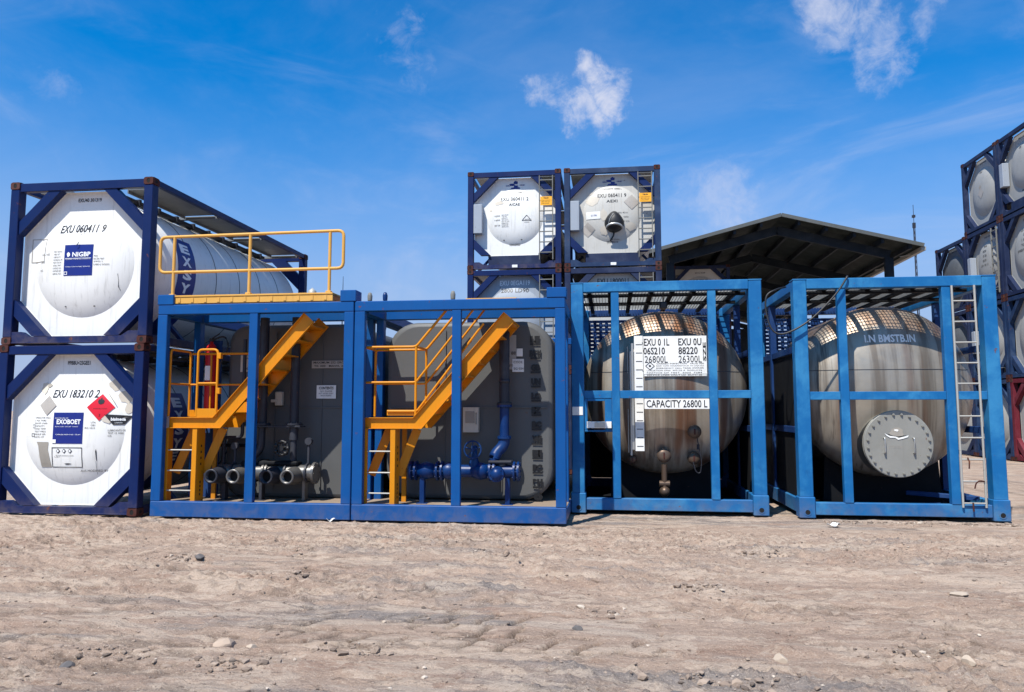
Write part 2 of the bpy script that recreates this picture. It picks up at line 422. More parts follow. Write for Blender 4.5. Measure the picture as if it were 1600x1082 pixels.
def ground_h(X, Y):
    fade = np.clip((60 - np.abs(Y)) / 40, 0, 1) * np.clip((60 - np.abs(X)) / 40, 0, 1)
    wx = X + (fbm(X * .7, Y * .7, 3, 3) - .5) * .8; wy = Y + (fbm(X * .7 + 9, Y * .7, 4, 3) - .5) * .4
    h = (fbm(wx * .35, wy * .8, 11, 4) - .5) * .10
    h += (fbm(wx * 1.8, wy * 3.8, 21, 4) - .5) * .035
    # scuffed clods, elongated along the tracks
    sm = lambda a, lo, w_: np.clip((a - lo) / w_, 0, 1) ** 2 * (3 - 2 * np.clip((a - lo) / w_, 0, 1))
    h += .020 * sm(fbm(wx * 1.1, wy * 3.6, 81, 5, .55), .50, .03) + .012 * sm(fbm(wx * 2.9, wy * 8.5, 91, 4, .6), .52, .035)
    c = fbm(wx * 6, wy * 13, 31, 4, .6); patch = np.clip((fbm(X * .45, Y * .9, 41, 3) - .36) * 4, .15, 1)
    h += np.clip(c - .50, 0, 1) * .14 * patch
    c2 = fbm(wx * 17, wy * 24, 51, 3, .6); h += np.clip(c2 - .54, 0, 1) * .14 * patch
    sc_ = sm(fbm(X * 4.2 + fbm(X, Y, 5, 2) * 2, Y * 19 + X * .9, 111, 3, .5), .59, .05) * np.clip((fbm(X * .6 + 4, Y * 1.1, 121, 3) - .38) * 5, .1, 1)
    h -= .020 * sc_
    # wheel ruts
    for yc, wd, dp in ((7.25, .22, .018), (8.9, .25, .022), (5.2, .25, .016), (6.35, .2, .012)):
        yy = Y - yc - .12 * np.sin(X * .35 + yc); h -= dp * np.exp(-(yy / wd) ** 2)
    # tread print
    px = X + .03 * np.sin(Y * 9) + (fbm(X * 2, Y * 2, 7, 2) - .5) * .12; ty_ = Y - .05 * np.sin(X * 1.3)
    k = np.floor((ty_ - 5.15) / .29)
    inside = (X > -2.5) & (X < .35) & (ty_ > 5.15) & (ty_ < 6.02)
    gx = np.abs(((px + .13 * (k % 2) - .55 * (ty_ - 5.15)) / .26) % 1 - .5); gy = np.abs(((ty_ - 5.15) / .29) % 1 - .5)
    keep = np.clip((fbm(X * 2.6, Y * 4, 61, 3) - .36) * 10, 0, 1)
    groove = np.maximum(np.clip((gx - .37) / .05, 0, 1) * (gy < .38), np.clip((gy - .42) / .03, 0, 1) * .7) * keep * inside
    DENT_DARK[0] = np.maximum(np.where(inside, groove, 0), sc_ * .55)  # mask that darkens the soil inside tread grooves and scuff dents
    h = np.where(inside, h * .35 - .05 * groove, h)
    h += .055 * np.clip(fbm(X * 3.2, Y * 5, 101, 4) - .30, 0, 1) * (np.exp(-((Y - 11.66) / .16) ** 2) * ((X > 2.8) & (X < 5.9)) + np.exp(-((Y - 11.80) / .14) ** 2) * .7 * ((X > -.5) & (X < 2.4)) + np.exp(-((Y - 10.5) / .12) ** 2) * .6 * ((X > -3.7) & (X < -.5)) + np.exp(-((Y - 10.55) / .10) ** 2) * .8 * (X < -6.9)) / np.clip(1 - .75 * np.clip((Y - 10.2) / .5, 0, 1), .2, 1)
    return h * fade * (1 - .75 * np.clip((Y - 10.2) / .5, 0, 1)) - .012 - .025 * np.clip((Y - 10) / .5, 0, 1) + 0.014 * fbm(X * .8, Y * .8, 71, 2)
xs = axis_pts(-8.6, 8.6, .024, 2500); ys = axis_pts(3.3, 12.0, .024, 2500)
GX, GY = np.meshgrid(xs, ys); GZ = ground_h(GX, GY); DENT_DARK0 = DENT_DARK[0]
nx, ny = len(xs), len(ys)
me = bpy.data.meshes.new('ground'); me.vertices.add(nx * ny)
me.vertices.foreach_set('co', np.stack([GX, GY, GZ], -1).astype(np.float32).ravel())
i = np.arange((nx - 1) * (ny - 1)); a = (i // (nx - 1)) * nx + i % (nx - 1)
quads = np.stack([a, a + 1, a + 1 + nx, a + nx], -1).astype(np.int32)
me.loops.add(quads.size); me.loops.foreach_set('vertex_index', quads.ravel())
me.polygons.add(len(quads)); me.polygons.foreach_set('loop_start', np.arange(0, quads.size, 4, dtype=np.int32))
me.polygons.foreach_set('use_smooth', np.ones(len(quads), dtype=bool))
me.update(); me.validate()
da = me.attributes.new('dent_dark', 'FLOAT', 'POINT'); da.data.foreach_set('value', DENT_DARK0.astype(np.float32).ravel())
m, t, p, v = mat_base('dirt'); tcg = t.new('ShaderNodeTexCoord'); v = tcg.outputs['Object']
vx = t.mapping(v, (.55, 1.5, 1))
tan = t.mix(t.noise(vx, 2.4, 8, .7, .5), rgb(126, 106, 92), rgb(190, 166, 147))
tan = t.mix(t.ramp(t.noise(t.mapping(v, (.7, 2.2, 1), (5, 1, 0)), 1.3, 6, .6, .4), .5, .72, 0, .55), tan, rgb(140, 108, 90))
grey = t.mix(t.noise(v, 9, 8, .75), rgb(88, 85, 84), rgb(148, 141, 136))
gm = t.ramp(t.noise(t.mapping(v, (.28, 1.25, 1), (3.1, 7.7, 0)), .95, 7, .66, .7), .50, .64, 0, .8)
cc = t.mix(gm, tan, grey)
crust = t.ramp(t.noise(t.mapping(v, (.45, 1.3, 1), (6, 2, 0)), 2.6, 9, .68, .9), .50, .56, 0, .5)
cc = t.mix(crust, cc, rgb(190, 172, 154))
at_ = t.new('ShaderNodeAttribute', attribute_name='dent_dark')
cc = t.mix(t.math('MULTIPLY', at_.outputs['Fac'], .85), cc, rgb(66, 54, 46))
dk = t.ramp(t.noise(t.mapping(v, (.6, 2.4, 1), (1.7, 3, 0)), 5, 8, .72, .3), .56, .72, 0, .7)
cc = t.mix(dk, cc, rgb(76, 62, 52))
oil = t.ramp(t.noise(t.mapping(v, (.5, 1.6, 1), (8.2, 2.1, 0)), 1.1, 5, .55), .68, .76, 0, .55)
cc = t.mix(oil, cc, rgb(74, 72, 72))
cc = t.mix(t.ramp(t.noise(v, 70, 6, .85), .50, .66, 0, .6), cc, rgb(212, 194, 176))
cc = t.mix(t.ramp(t.noise(t.mapping(v, (.5, 1.5, 1), (3, 9, 0)), 26, 6, .8), .56, .64, 0, .55), cc, rgb(86, 72, 62))
cc = t.mix(t.ramp(t.noise(t.mapping(v, (.6, 1.2, 1)), 42, 6, .8), .57, .66, 0, .6), cc, rgb(74, 60, 50))
t.l.new(cc, p.inputs['Base Color']); p.inputs['Roughness'].default_value = .95
p.inputs['Specular IOR Level'].default_value = .15
hh = t.math('ADD', t.math('MULTIPLY', t.noise(t.mapping(v, (.7, 1.3, 1)), 22, 8, .75, .3), 1.0), t.math('MULTIPLY', t.noise(v, 95, 5, .7), .35))
b = t.new('ShaderNodeBump'); b.inputs['Strength'].default_value = .8; b.inputs['Distance'].default_value = .045
t.l.new(hh, b.inputs['Height']); t.l.new(b.outputs[0], p.inputs['Normal'])
me.materials.append(m); M['dirt'] = m
g = link('ground', me); tag(g, kind='structure')

# loose stones: one uncountable scatter
stone_m, t, p, v = mat_base('stone')
geo = t.new('ShaderNodeNewGeometry')
cr = t.mix(geo.outputs['Random Per Island'], rgb(112, 96, 84), rgb(160, 142, 126))
cr = t.mix(t.ramp(geo.outputs['Random Per Island'], .90, .93), cr, rgb(186, 172, 156))
cr = t.mix(t.ramp(geo.outputs['Random Per Island'], .0, .22, .75, 0), cr, rgb(76, 68, 62))
cr = t.mix(t.ramp(t.noise(v, 18, 5), .4, .7, 0, .4), cr, rgb(120, 104, 90))
t.l.new(cr, p.inputs['Base Color']); p.inputs['Roughness'].default_value = .9
ico = bmesh.new(); bmesh.ops.create_icosphere(ico, subdivisions=1, radius=1)
ICO_V = [tuple(v_.co) for v_ in ico.verts]; ICO_F = [tuple(x.index for x in f.verts) for f in ico.faces]; ico.free()
def stones(n, fn_pos, rmin, rmax, seed):
    rg = np.random.RandomState(seed); V = []; F = []
    base = np.array(ICO_V)
    for k in range(n):
        x, y = fn_pos(rg); r_ = rmin + (rmax - rmin) * rg.rand() ** 4
        z = float(ground_h(np.array([x]), np.array([y]))[0]) if False else None
        j = 1 + (rg.rand(len(base), 1) - .5) * .6
        q = base * j * np.array([r_ * (1 + .5 * rg.rand()), r_ * (.7 + .5 * rg.rand()), r_ * (.45 + .4 * rg.rand())])
        th = rg.rand() * 6.28; c, s_ = math.cos(th), math.sin(th)
        q = np.stack([q[:, 0] * c - q[:, 1] * s_ + x, q[:, 0] * s_ + q[:, 1] * c + y, q[:, 2] + r_ * .2], -1)
        o = len(V) * len(base); V.append(q); F += [tuple(i_ + o for i_ in f) for f in ICO_F]
    V = np.array(V); cxy = V.mean(axis=1); z = ground_h(cxy[:, 0], cxy[:, 1]); V[:, :, 2] += z[:, None]
    return V.reshape(-1, 3), F
def pos_field(rg):
    y = 3.6 + 7.4 * rg.rand() ** 1.0
    x = (rg.rand() - .54) * (y * 1.55 + 1)
    return x, y
def pos_band(rg):
    y = 8.9 + rg.randn() * .38; x = -6.5 + rg.rand() * 12.5
    return x, y
CL = [(-2.35, 4.65), (-3.3, 4.75), (-1.75, 4.95), (.6, 4.6), (1.9, 5.3), (-.1, 6.1), (.75, 6.9), (-4.6, 7.7), (-1.3, 8.4), (1.6, 8.6), (-2.9, 6.9)]
def pos_clump(rg):
    c = CL[rg.randint(len(CL))]; return c[0] + rg.randn() * .16, c[1] + rg.randn() * .09
def pos_edge(rg): return 3.0 + rg.rand() * 2.6, 11.62 - abs(rg.randn()) * .10
VV = []; FF = []
for args in ((5000, pos_field, .003, .016, 1), (6500, pos_band, .003, .012, 2), (420, pos_edge, .006, .035, 3), (900, pos_clump, .006, .034, 4)):
    a_, f_ = stones(*args); o = sum(len(q) for q in VV); VV.append(a_); FF += [tuple(i_ + o for i_ in f) for f in f_]
me = bpy.data.meshes.new('gravel'); me.from_pydata(np.concatenate(VV).tolist(), [], FF); me.materials.append(stone_m)
tag(link('gravel', me), 'loose pebbles and crumbs strewn over the dirt yard', 'gravel', kind='stuff')

def rock(x, y, sx, sy, sz, seed, label, mat):
    rg = random.Random(seed); bm = bmesh.new(); bmesh.ops.create_icosphere(bm, subdivisions=3, radius=1)
    pl = [Vector((rg.uniform(-1, 1), rg.uniform(-1, 1), rg.uniform(-.2, 1))).normalized() for _ in range(9)]
    for v_ in bm.verts:
        d = v_.co.copy()
        for n_ in pl:
            k = d.dot(n_) - rg_k(n_); d = d - n_ * max(0, k)
        v_.co = Vector((d.x * sx, d.y * sy, d.z * sz))
    z = float(ground_h(np.array([x]), np.array([y]))[0])
    me = bpy.data.meshes.new('rock'); bm.to_mesh(me); bm.free(); me.materials.append(mat)
    o = link('rock', me); o.location = (x, y, z + sz * .15); o.rotation_euler = (0, 0, rg.uniform(0, 3)); tag(o, label, 'rock', 'rocks on the dirt yard')
def rg_k(n): return .62 + .2 * abs(math.sin(n.x * 40 + n.y * 17))
dark_rock = flat('dark_rock', (92, 88, 86), .9); tan_rock = flat('tan_rock', (170, 150, 132), .9); pale_rock = flat('pale_rock', (172, 156, 138), .9)
for i_, (x, y, a1, b1, c1, mt, lb) in enumerate((
    (-2.62, 5.02, .085, .05, .045, tan_rock, 'flat grey tan rock half buried in the dirt at lower left'),
    (-2.45, 5.05, .05, .035, .03, pale_rock, 'small pale rock touching the larger half buried rock at lower left'),
    (-3.43, 4.55, .11, .05, .02, dark_rock, 'flat dark stone slab in the bottom left corner of the yard'),
    (.37, 4.35, .10, .06, .035, dark_rock, 'dark charcoal rock at the bottom edge right of the centre'),
    (1.55, 4.42, .075, .04, .03, pale_rock, 'pale wedge shaped rock at the bottom edge toward the right'),
    (1.05, 5.15, .06, .035, .04, pale_rock, 'pale pointed rock in open dirt below the framed steel tanks'),
    (2.15, 5.12, .05, .03, .035, pale_rock, 'pale pointed rock farthest right in the foreground dirt'),
    (-.26, 5.62, .05, .03, .03, dark_rock, 'dark clod at the right end of the tread marks'),
    (-4.35, 7.72, .10, .05, .03, dark_rock, 'dark low clod at left in front of the white tank stack'),
    (-2.50, 8.9, .12, .04, .02, dark_rock, 'thin dark shard on the dirt in front of the stair modules'),
    (-1.7, 5.65, .025, .02, .018, pale_rock, 'small pale stone lying beside the tread marks'),
    (2.9, 7.0, .10, .06, .015, pale_rock, 'broad pale flat stone at right in the yard below the manway tank'))):
    rock(x, y, a1, b1, c1, 50 + i_, lb, mt)
def scrap(x, y, s_, seed, label):
    rg = random.Random(seed); mb = MB(); n = 9
    z = float(ground_h(np.array([x]), np.array([y]))[0])
    poly = [(math.cos(k * 6.283 / n) * s_ * rg.uniform(.6, 1.2), math.sin(k * 6.283 / n) * s_ * .6 * rg.uniform(.6, 1.2)) for k in range(n)]
    def f(u, v_): return (u, v_, .02 + .035 * (1 + math.sin(u * 55 / s_ * .06 + v_ * 30)) * .6)
    mb.fan(poly, f, 3); me = mb.mesh('paper_scrap', M['paper']); o = link('paper_scrap', me); o.location = (x, y, z)
    sm = o.modifiers.new('thickness', 'SOLIDIFY'); sm.thickness = .002
    tag(o, label, 'paper scrap')
scrap(-3.93, 10.45, .07, 3, 'crumpled white scrap on the dirt at the joint of the two stair modules')
scrap(3.0, 11.0, .09, 5, 'flat white scrap on the dirt before the manway tank frame')
exec_after = []

# ---------------------------------------------------------------- tank containers
CW, CH, CL = 2.438, 2.591, 6.058
_cache = {}
def cpart(name, key, build, mats, parent, label=None):
    k = (name,) + key
    if k not in _cache:
        mb = MB(); build(mb); _cache[k] = mb.mesh(name, mats)
    return link(name, _cache[k], parent, label)

def casting(mb, sx, sy, top):
    """corner casting: block with oval apertures in its outer faces"""
    x = sx * CW / 2; a = .162; b_ = .178; hgt = .118
    x0, x1 = (x - a, x) if sx > 0 else (x, x + a)
    y0, y1 = (0, b_) if sy < 0 else (CL - b_, CL)
    z0, z1 = (CH - hgt, CH) if top else (0, hgt)
    mb.box(x0 + .004, x1 - .004, y0 + .004, y1 - .004, z0 + .004, z1 - .004, .004)
    def plate(u0, u1, v0, v1, P, ru, rv):
        cu, cv = (u0 + u1) / 2, (v0 + v1) / 2; n = 16; ov = []; ov2 = []; sq = []
        for k in range(n):
            t_ = 2 * math.pi * (k + .5) / n; c, s_ = math.cos(t_), math.sin(t_)
            ov.append(mb.bm.verts.new(P(cu + c * ru, cv + s_ * rv, 0))); ov2.append(mb.bm.verts.new(P(cu + c * ru, cv + s_ * rv, .0035)))
            q = max(abs(c), abs(s_)); sq.append(mb.bm.verts.new(P(cu + c / q * (u1 - u0) / 2, cv + s_ / q * (v1 - v0) / 2, 0)))
        for k in range(n):
            k2 = (k + 1) % n
            mb.quad([sq[k], sq[k2], ov[k2], ov[k]]); mb.quad([ov[k], ov[k2], ov2[k2], ov2[k]])
        mb.quad(ov2, mi=1)
    yf = y0 if sy < 0 else y1; dy = 1 if sy < 0 else -1; xf = x1 if sx > 0 else x0; dx = -1 if sx > 0 else 1
    plate(x0 + .003, x1 - .003, z0 + .003, z1 - .003, lambda u, v_, d: (u, yf + dy * d, v_), .030, .038)
    plate(y0 + .003, y1 - .003, z0 + .003, z1 - .003, lambda u, v_, d: (xf + dx * d, u, v_), .040, .026)
    if top: plate(x0 + .003, x1 - .003, y0 + .003, y1 - .003, lambda u, v_, d: (u, v_, z1 - d), .032, .060)

def face_fn(o):
    cz = o['cz']; ry = o['ry']; Rr = o['R']; bul = o['bulge']
    def f(u, v_, e=0.0):
        r_ = math.hypot(u, v_ - cz)
        y = ry if r_ >= Rr else ry - bul * (1 - (r_ / Rr) ** 3.4)
        return y - e
    return f

def tank_container(loc, rz, label, group, frame='navy', face='white', shell='white', style='A', deco=None, ladder=False, side_box=False, band=False, gusset=None):
    root = thing('tank_container', loc, label, 'tank container', group, rz)
    fm = M[frame]; gm_ = M[gusset or frame]
    o = dict(cz=1.27, ry=.19, R=.84, bulge=.135) if style == 'A' else dict(cz=1.40, ry=.2, R=.74, bulge=.12)
    for sx in (-1, 1):
        for sy in (-1, 1):
            for top in (0, 1):
                cpart('corner_casting', (sx, sy, top, frame), lambda mb: casting(mb, sx, sy, top), [M['casting'], M['hole']], root)
            def post(mb):
                xa = CW / 2 - .006; xb = CW / 2 - .155; y0, y1 = (.008, .165) if sy < 0 else (CL - .165, CL - .008)
                mb.box(sx * xa, sx * xb, y0, y1, .118, CH - .118, .008)
            cpart('corner_post', (sx, sy, frame), post, fm, root)
        def srail_t(mb):
            mb.box(sx * (CW / 2 - .01), sx * (CW / 2 - .09), .18, CL - .18, CH - .105, CH - .012)
        def srail_b(mb):
            mb.box(sx * (CW / 2 - .01), sx * (CW / 2 - .09), .18, CL - .18, .02, .14)
            for k in range(2):
                ya = 1.1 + k * 2.5; mb.bar((sx * (CW / 2 - .05), ya, .1), (sx * .75, ya + .02, .55), .09, .06)
        cpart('side_rail', (sx, 't', frame), srail_t, fm, root); cpart('side_rail', (sx, 'b', frame), srail_b, fm, root)
    for sy in (-1, 1):
        y0, y1 = (.02, .12) if sy < 0 else (CL - .12, CL - .02)
        hx = CW / 2 - .156
        cpart('end_beam', (sy, 't', frame), lambda mb: mb.box(-hx - .008, hx + .008, y0, y1, CH - .155, CH - .02, .006), fm, root)
        def bb(mb):
            mb.prism([(-hx - .003, .02), (hx + .003, .02), (hx + .003, .20), (hx - .16, .20), (hx - .28, .125), (-hx + .28, .125), (-hx + .16, .20), (-hx - .003, .20)], y0, y1)
            mb.box(-hx, hx, y0 - .012, y0 - .001 if sy < 0 else y1 + .012, .02, .035, .002)
        cpart('end_beam', (sy, 'b', frame), bb, fm, root)
    hw = CW / 2 - .158; zt, zb = (2.44, .13) if style == 'A' else (2.44, .38)
    ct, cb = (.68, .56) if style == 'A' else (.62, .42)
    oc = [(-hw + cb, zb), (hw - cb, zb), (hw, zb + cb), (hw, zt - ct), (hw - ct, zt), (-hw + ct, zt), (-hw, zt - ct), (-hw, zb + cb)]
    wd = .35
    for (sx, top) in ((-1, 1), (1, 1), (-1, 0), (1, 0)):
        def gus(mb):
            if top: q = [(hw + .001, zt - ct - .05), (hw + .001, zt - ct + wd * .55), (hw - ct + wd * .55, zt + .001), (hw - ct - wd * 1.3, zt + .001)]
            else: q = [(hw + .001, zb + cb + wd * .9), (hw + .001, zb + cb - wd * .66), (hw - cb + wd * .66, zb + .003), (hw - cb - wd * .9, zb + .003)]
            q = [(a_ * sx, b_) for a_, b_ in q]
            # keep the plate outside the octagon: inner edge follows its chamfer
            if top: q[0] = (hw * sx, zt - ct - .02); q[3] = ((hw - ct - .02) * sx, zt)
            else: q[0] = (hw * sx, zb + cb + .02); q[3] = ((hw - cb - .02) * sx, zb + .003)
            mb.prism(q, .035, .165)
        cpart('gusset_plate', (sx, top, style, gusset or frame), gus, gm_, root)
        def gusb(mb):
            q = [(hw, zt - ct), (hw, zt - ct + wd), (hw - ct + wd, zt), (hw - ct, zt)] if top else [(hw, zb + cb), (hw, zb + cb - wd), (hw - cb + wd, zb), (hw - cb, zb)]
            mb.prism([(a_ * sx, b_) for a_, b_ in q], CL - .16, CL - .03)
        cpart('gusset_plate', (sx, top, style, 'back', gusset or frame), gusb, gm_, root)
    f = face_fn(o)
    def panel(mb):
        n = 64; ringv = []; inner = []
        def ray_oct(t_):
            c, s_ = math.cos(t_), math.sin(t_); best = 9
            for k in range(8):
                p, q = oc[k], oc[(k + 1) % 8]; ex, ez = q[0] - p[0], q[1] - p[1]
                den = c * ez - s_ * ex
                if abs(den) < 1e-9: continue
                r_ = (p[0] * ez - (p[1] - o['cz']) * ex) / den; s2 = (p[0] * s_ - (p[1] - o['cz']) * c) / den
                if r_ > 0 and -1e-6 <= s2 <= 1 + 1e-6: best = min(best, r_)
            return best
        angs = sorted(set([round(2 * math.pi * k / n, 6) for k in range(n)] + [round(math.atan2(q[1] - o['cz'], q[0]) % (2 * math.pi), 6) for q in oc]))
        outer = []; outer2 = []; mid = []; knuckle = []
        rings = []
        for rr in (0, .15, .35, .55, .72, .86, .95, 1.0): rings.append([] if rr else [mb.bm.verts.new((0, f(0, o['cz']), o['cz']))])
        for t_ in angs:
            c, s_ = math.cos(t_), math.sin(t_); ro = ray_oct(t_)
            for j, rr in enumerate((.15, .35, .55, .72, .86, .95, 1.0)):
                r_ = rr * min(o['R'], ro - .004); rings[j + 1].append(mb.bm.verts.new((r_ * c, f(r_ * c, o['cz'] + r_ * s_) if rr < 1 else o['ry'], o['cz'] + r_ * s_)))
            mid.append(mb.bm.verts.new(rings[-1][-1].co))
            outer.append(mb.bm.verts.new((ro * c, o['ry'], o['cz'] + ro * s_))); outer2.append(mb.bm.verts.new((ro * c, o['ry'] + .10, o['cz'] + ro * s_)))
        N = len(angs)
        for k in range(N):
            k2 = (k + 1) % N
            mb.quad([rings[0][0], rings[1][k], rings[1][k2]], True)
            for j in range(1, 7): mb.quad([rings[j][k], rings[j + 1][k], rings[j + 1][k2], rings[j][k2]], True)
            mb.quad([mid[k], outer[k], outer[k2], mid[k2]]); mb.quad([outer[k], outer2[k], outer2[k2], outer[k2]])
        # thin weld bead framing the octagon
        for k in range(8):
            p, q = oc[k], oc[(k + 1) % 8]
            mb.bar((p[0] * .997, o['ry'] - .004, o['cz'] + (p[1] - o['cz']) * .997), (q[0] * .997, o['ry'] - .004, o['cz'] + (q[1] - o['cz']) * .997), .014, .010, (0, 1, 0), .002)
    pn = cpart('end_panel', (face, style), panel, M[face], root)
    if style == 'B':
        cpart('lower_apron', (frame,), lambda mb: mb.box(-.68, .68, .10, .16, .13, .37), M['navy_dark'], root)
    Rt = 1.12
    def sh(mb):
        prof = [(Rt * .80, .30), (Rt, .42)] + [(Rt, .42 + k * (CL - .84) / 6) for k in range(1, 7)] + [(Rt * .85, CL - .25), (0, CL - .08)]
        mb.lathe(prof, (0, 0, 1.30), 'y', 56)
    s_ = cpart('tank_shell', (shell,), sh, M[shell], root)
    def rib(mb):
        for k in range(1, 6):
            y = .42 + k * (CL - .84) / 6; mb.lathe([(Rt + .001, y - .007), (Rt + .006, y - .006), (Rt + .006, y + .006), (Rt + .001, y + .007)], (0, 0, 1.30), 'y', 56)
    cpart('cladding_strap', (), rib, M['seam'], s_)
    def tray(mb):
        for k in range(3):
            ya = .45 + k * 1.78
            for sx in (-1, 1):
                mb.box(sx * .48, sx * 1.06, ya, ya + 1.66, CH - .06, CH - .045, .002)
                mb.box(sx * .48, sx * .50, ya, ya + 1.66, CH - .11, CH - .0605, .002)
            mb.box(-1.10, 1.10, ya + 1.68, ya + 1.76, CH - .12, CH - .066, .003)
    cpart('walkway', (), tray, M['tread'], root)
    def lp(mb):
        mb.box(.30, .44, .5, CL - .6, CH - .20, CH - .13, .01)
        for k in range(9): mb.box(.27, .47, .8 + k * .55, .86 + k * .55, CH - .22, CH - .11, .006)
        mb.lathe([(0, CH - .1), (.26, CH - .1), (.26, CH - .22)], (0, 2.9, 0), 'z', 28)
    cpart('top_fitting', (), lp, M['pipe_dark'], root)
    if band:
        def P(a_, y, e=.004): return ((Rt + e) * math.sin(a_), y, 1.30 + (Rt + e) * math.cos(a_))
        for sg in (1, -1):
            def bnd(mb):
                n = 40
                for k in range(n):
                    a0 = sg * (R(60) + k * R(100) / n); a1 = sg * (R(60) + (k + 1) * R(100) / n)
                    mb.quad([mb.bm.verts.new(P(a0, .93)), mb.bm.verts.new(P(a1, .93)), mb.bm.verts.new(P(a1, 1.47)), mb.bm.verts.new(P(a0, 1.47))], True)
            bo = cpart('brand_band', (sg,), bnd, M['brand'], s_)
        def bl(mb):
            for k, ch in enumerate('EXSYEM'):
                th = R(69 + k * 11.6)
                def fn(u, v_):
                    a_ = th - v_ / Rt
                    return ((Rt + .008) * math.sin(a_), 1.20 + u, 1.30 + (Rt + .008) * math.cos(a_))
                mb.text(ch, 0, 0, .17, fn, width=.27, bold=.05)
        cpart('lettering', ('band',), bl, M['ink_white'], s_)
    if ladder:
        def ld(mb):
            for x in (.66, 1.0): mb.box(x - .012, x + .012, -.02, .025, .22, 2.42, .004)
            for k in range(8): mb.box(.672, .988, -.012, .016, .40 + k * .27, .425 + k * .27, .003)
            for z in (.3, 2.3):
                for x in (.66, 1.0): mb.box(x - .01, x + .01, .026, .10, z, z + .03, .002)
        cpart('ladder', (), ld, M['pipe_grey'], root)
    if side_box:
        cpart('document_box', (), lambda mb: mb.box(-1.055, -.83, -.02, .18, .95, 1.72, .012), M['box_grey'], root)
    if deco: deco(pn, f, root, o)
    return root

def surf(f, e=.004): return lambda u, v_: (u, f(u, v_) - e, v_)
def blob(cx, cy, rx, ry, seed, n=11):
    rg = random.Random(seed)
    return [(cx + rx * rg.uniform(.65, 1.1) * math.cos(k * 2 * math.pi / n), cy + ry * rg.uniform(.65, 1.1) * math.sin(k * 2 * math.pi / n)) for k in range(n)]
def diamond(cx, cy, r_): return [(cx, cy - r_), (cx + r_, cy), (cx, cy + r_), (cx - r_, cy)]
def deca(name, parent, mat, fnb, label=None):
    mb = MB(); fnb(mb); return link(name, mb.mesh(name, mat), parent, label)
def micro(mb, lines, u, v_, h, gap, fn, width, right=False):
    for i_, s_ in enumerate(lines):
        wd = width * len(s_) / max(len(q) for q in lines)
        mb.text(s_, u - (width - wd) / 2 * (-1 if right else 1), v_ - i_ * gap, h, fn, width=wd)

def deco_top_left(pn, f, root, o):
    s0 = surf(f); s1 = surf(f, .009)
    def L(mb):
        mb.text('EXU40 301319', .03, 2.31, .062, s0, width=.40, bold=.02)
        mb.text('EXU 060411 9', .0, 1.83, .135, s0, width=.76, shear=.16, bold=.012)
        micro(mb, ['MAX GROSS', 'TARE WT', 'CAPACITY', 'WORKING PR', 'TEST DATE', 'SHELL MAT', 'LINING NO', 'OWNER REF', 'SERIAL NO'], -.375, 1.465, .024, .044, s0, .17)
        micro(mb, ['VOL. KGS'], -.62, 1.43, .030, .05, s0, .16); micro(mb, ['2020'], -.67, 1.31, .030, .05, s0, .08); micro(mb, ['B.G'], -.69, 1.18, .030, .05, s0, .05)
        micro(mb, ['MOD', 'EC30 907', '(MM5) S', 'LABS 6 W3233'], .37, 1.38, .026, .045, s0, .25, False)
        mb.rect(.0, .012, 1.73, 1.74, s0); mb.rect(.04, .05, 1.735, 1.745, s0)
    deca('lettering', pn, M['ink'], L)
    q = deca('logo_panel', pn, M['brand'], lambda mb: mb.rect(-.26, .225, 1.075, 1.565, s0, smooth=True))
    def W(mb):
        mb.text('NIGBP', .035, 1.41, .075, s1, width=.31, bold=.03)
        mb.fan(blob(-.185, 1.41, .035, .04, 4), s1); mb.rect(-.24, .20, 1.345, 1.352, s1)
        mb.text('GLOBAL CHEMICAL LOGISTICS', -.02, 1.335, .014, s1, width=.42)
        mb.text('TANKS CONTAINERS SERVICES', -.02, 1.215, .014, s1, width=.42)
        mb.frame_line(-.25, -.195, 1.09, 1.14, .009, s1)
    deca('logo_lettering', pn, M['ink_white'], W)
    def B(mb): mb.frame_line(-.93, -.645, 1.32, 1.70, .010, s0)
    deca('placard_holder', pn, M['residue'], B)
    def Z(mb):
        mb.tube([(-.02, f(-.02, 1.57) - .02, 1.60), (-.02, f(-.02, 1.5) - .03, 1.57), (-.05, f(-.05, 1.5) - .03, 1.545)], .006, 6)
        for u in (-.25, .24): mb.fan(blob(u, .60, .02, .012, 9), s0)
        mb.tube([(.62, f(.62, 1.05) - .004, 1.10), (.63, f(.63, .95) - .004, 1.0), (.625, f(.62, .9) - .004, .90), (.65, f(.65, .84) - .004, .84)], .004, 5)
    deca('small_hook', pn, M['seam'], Z)

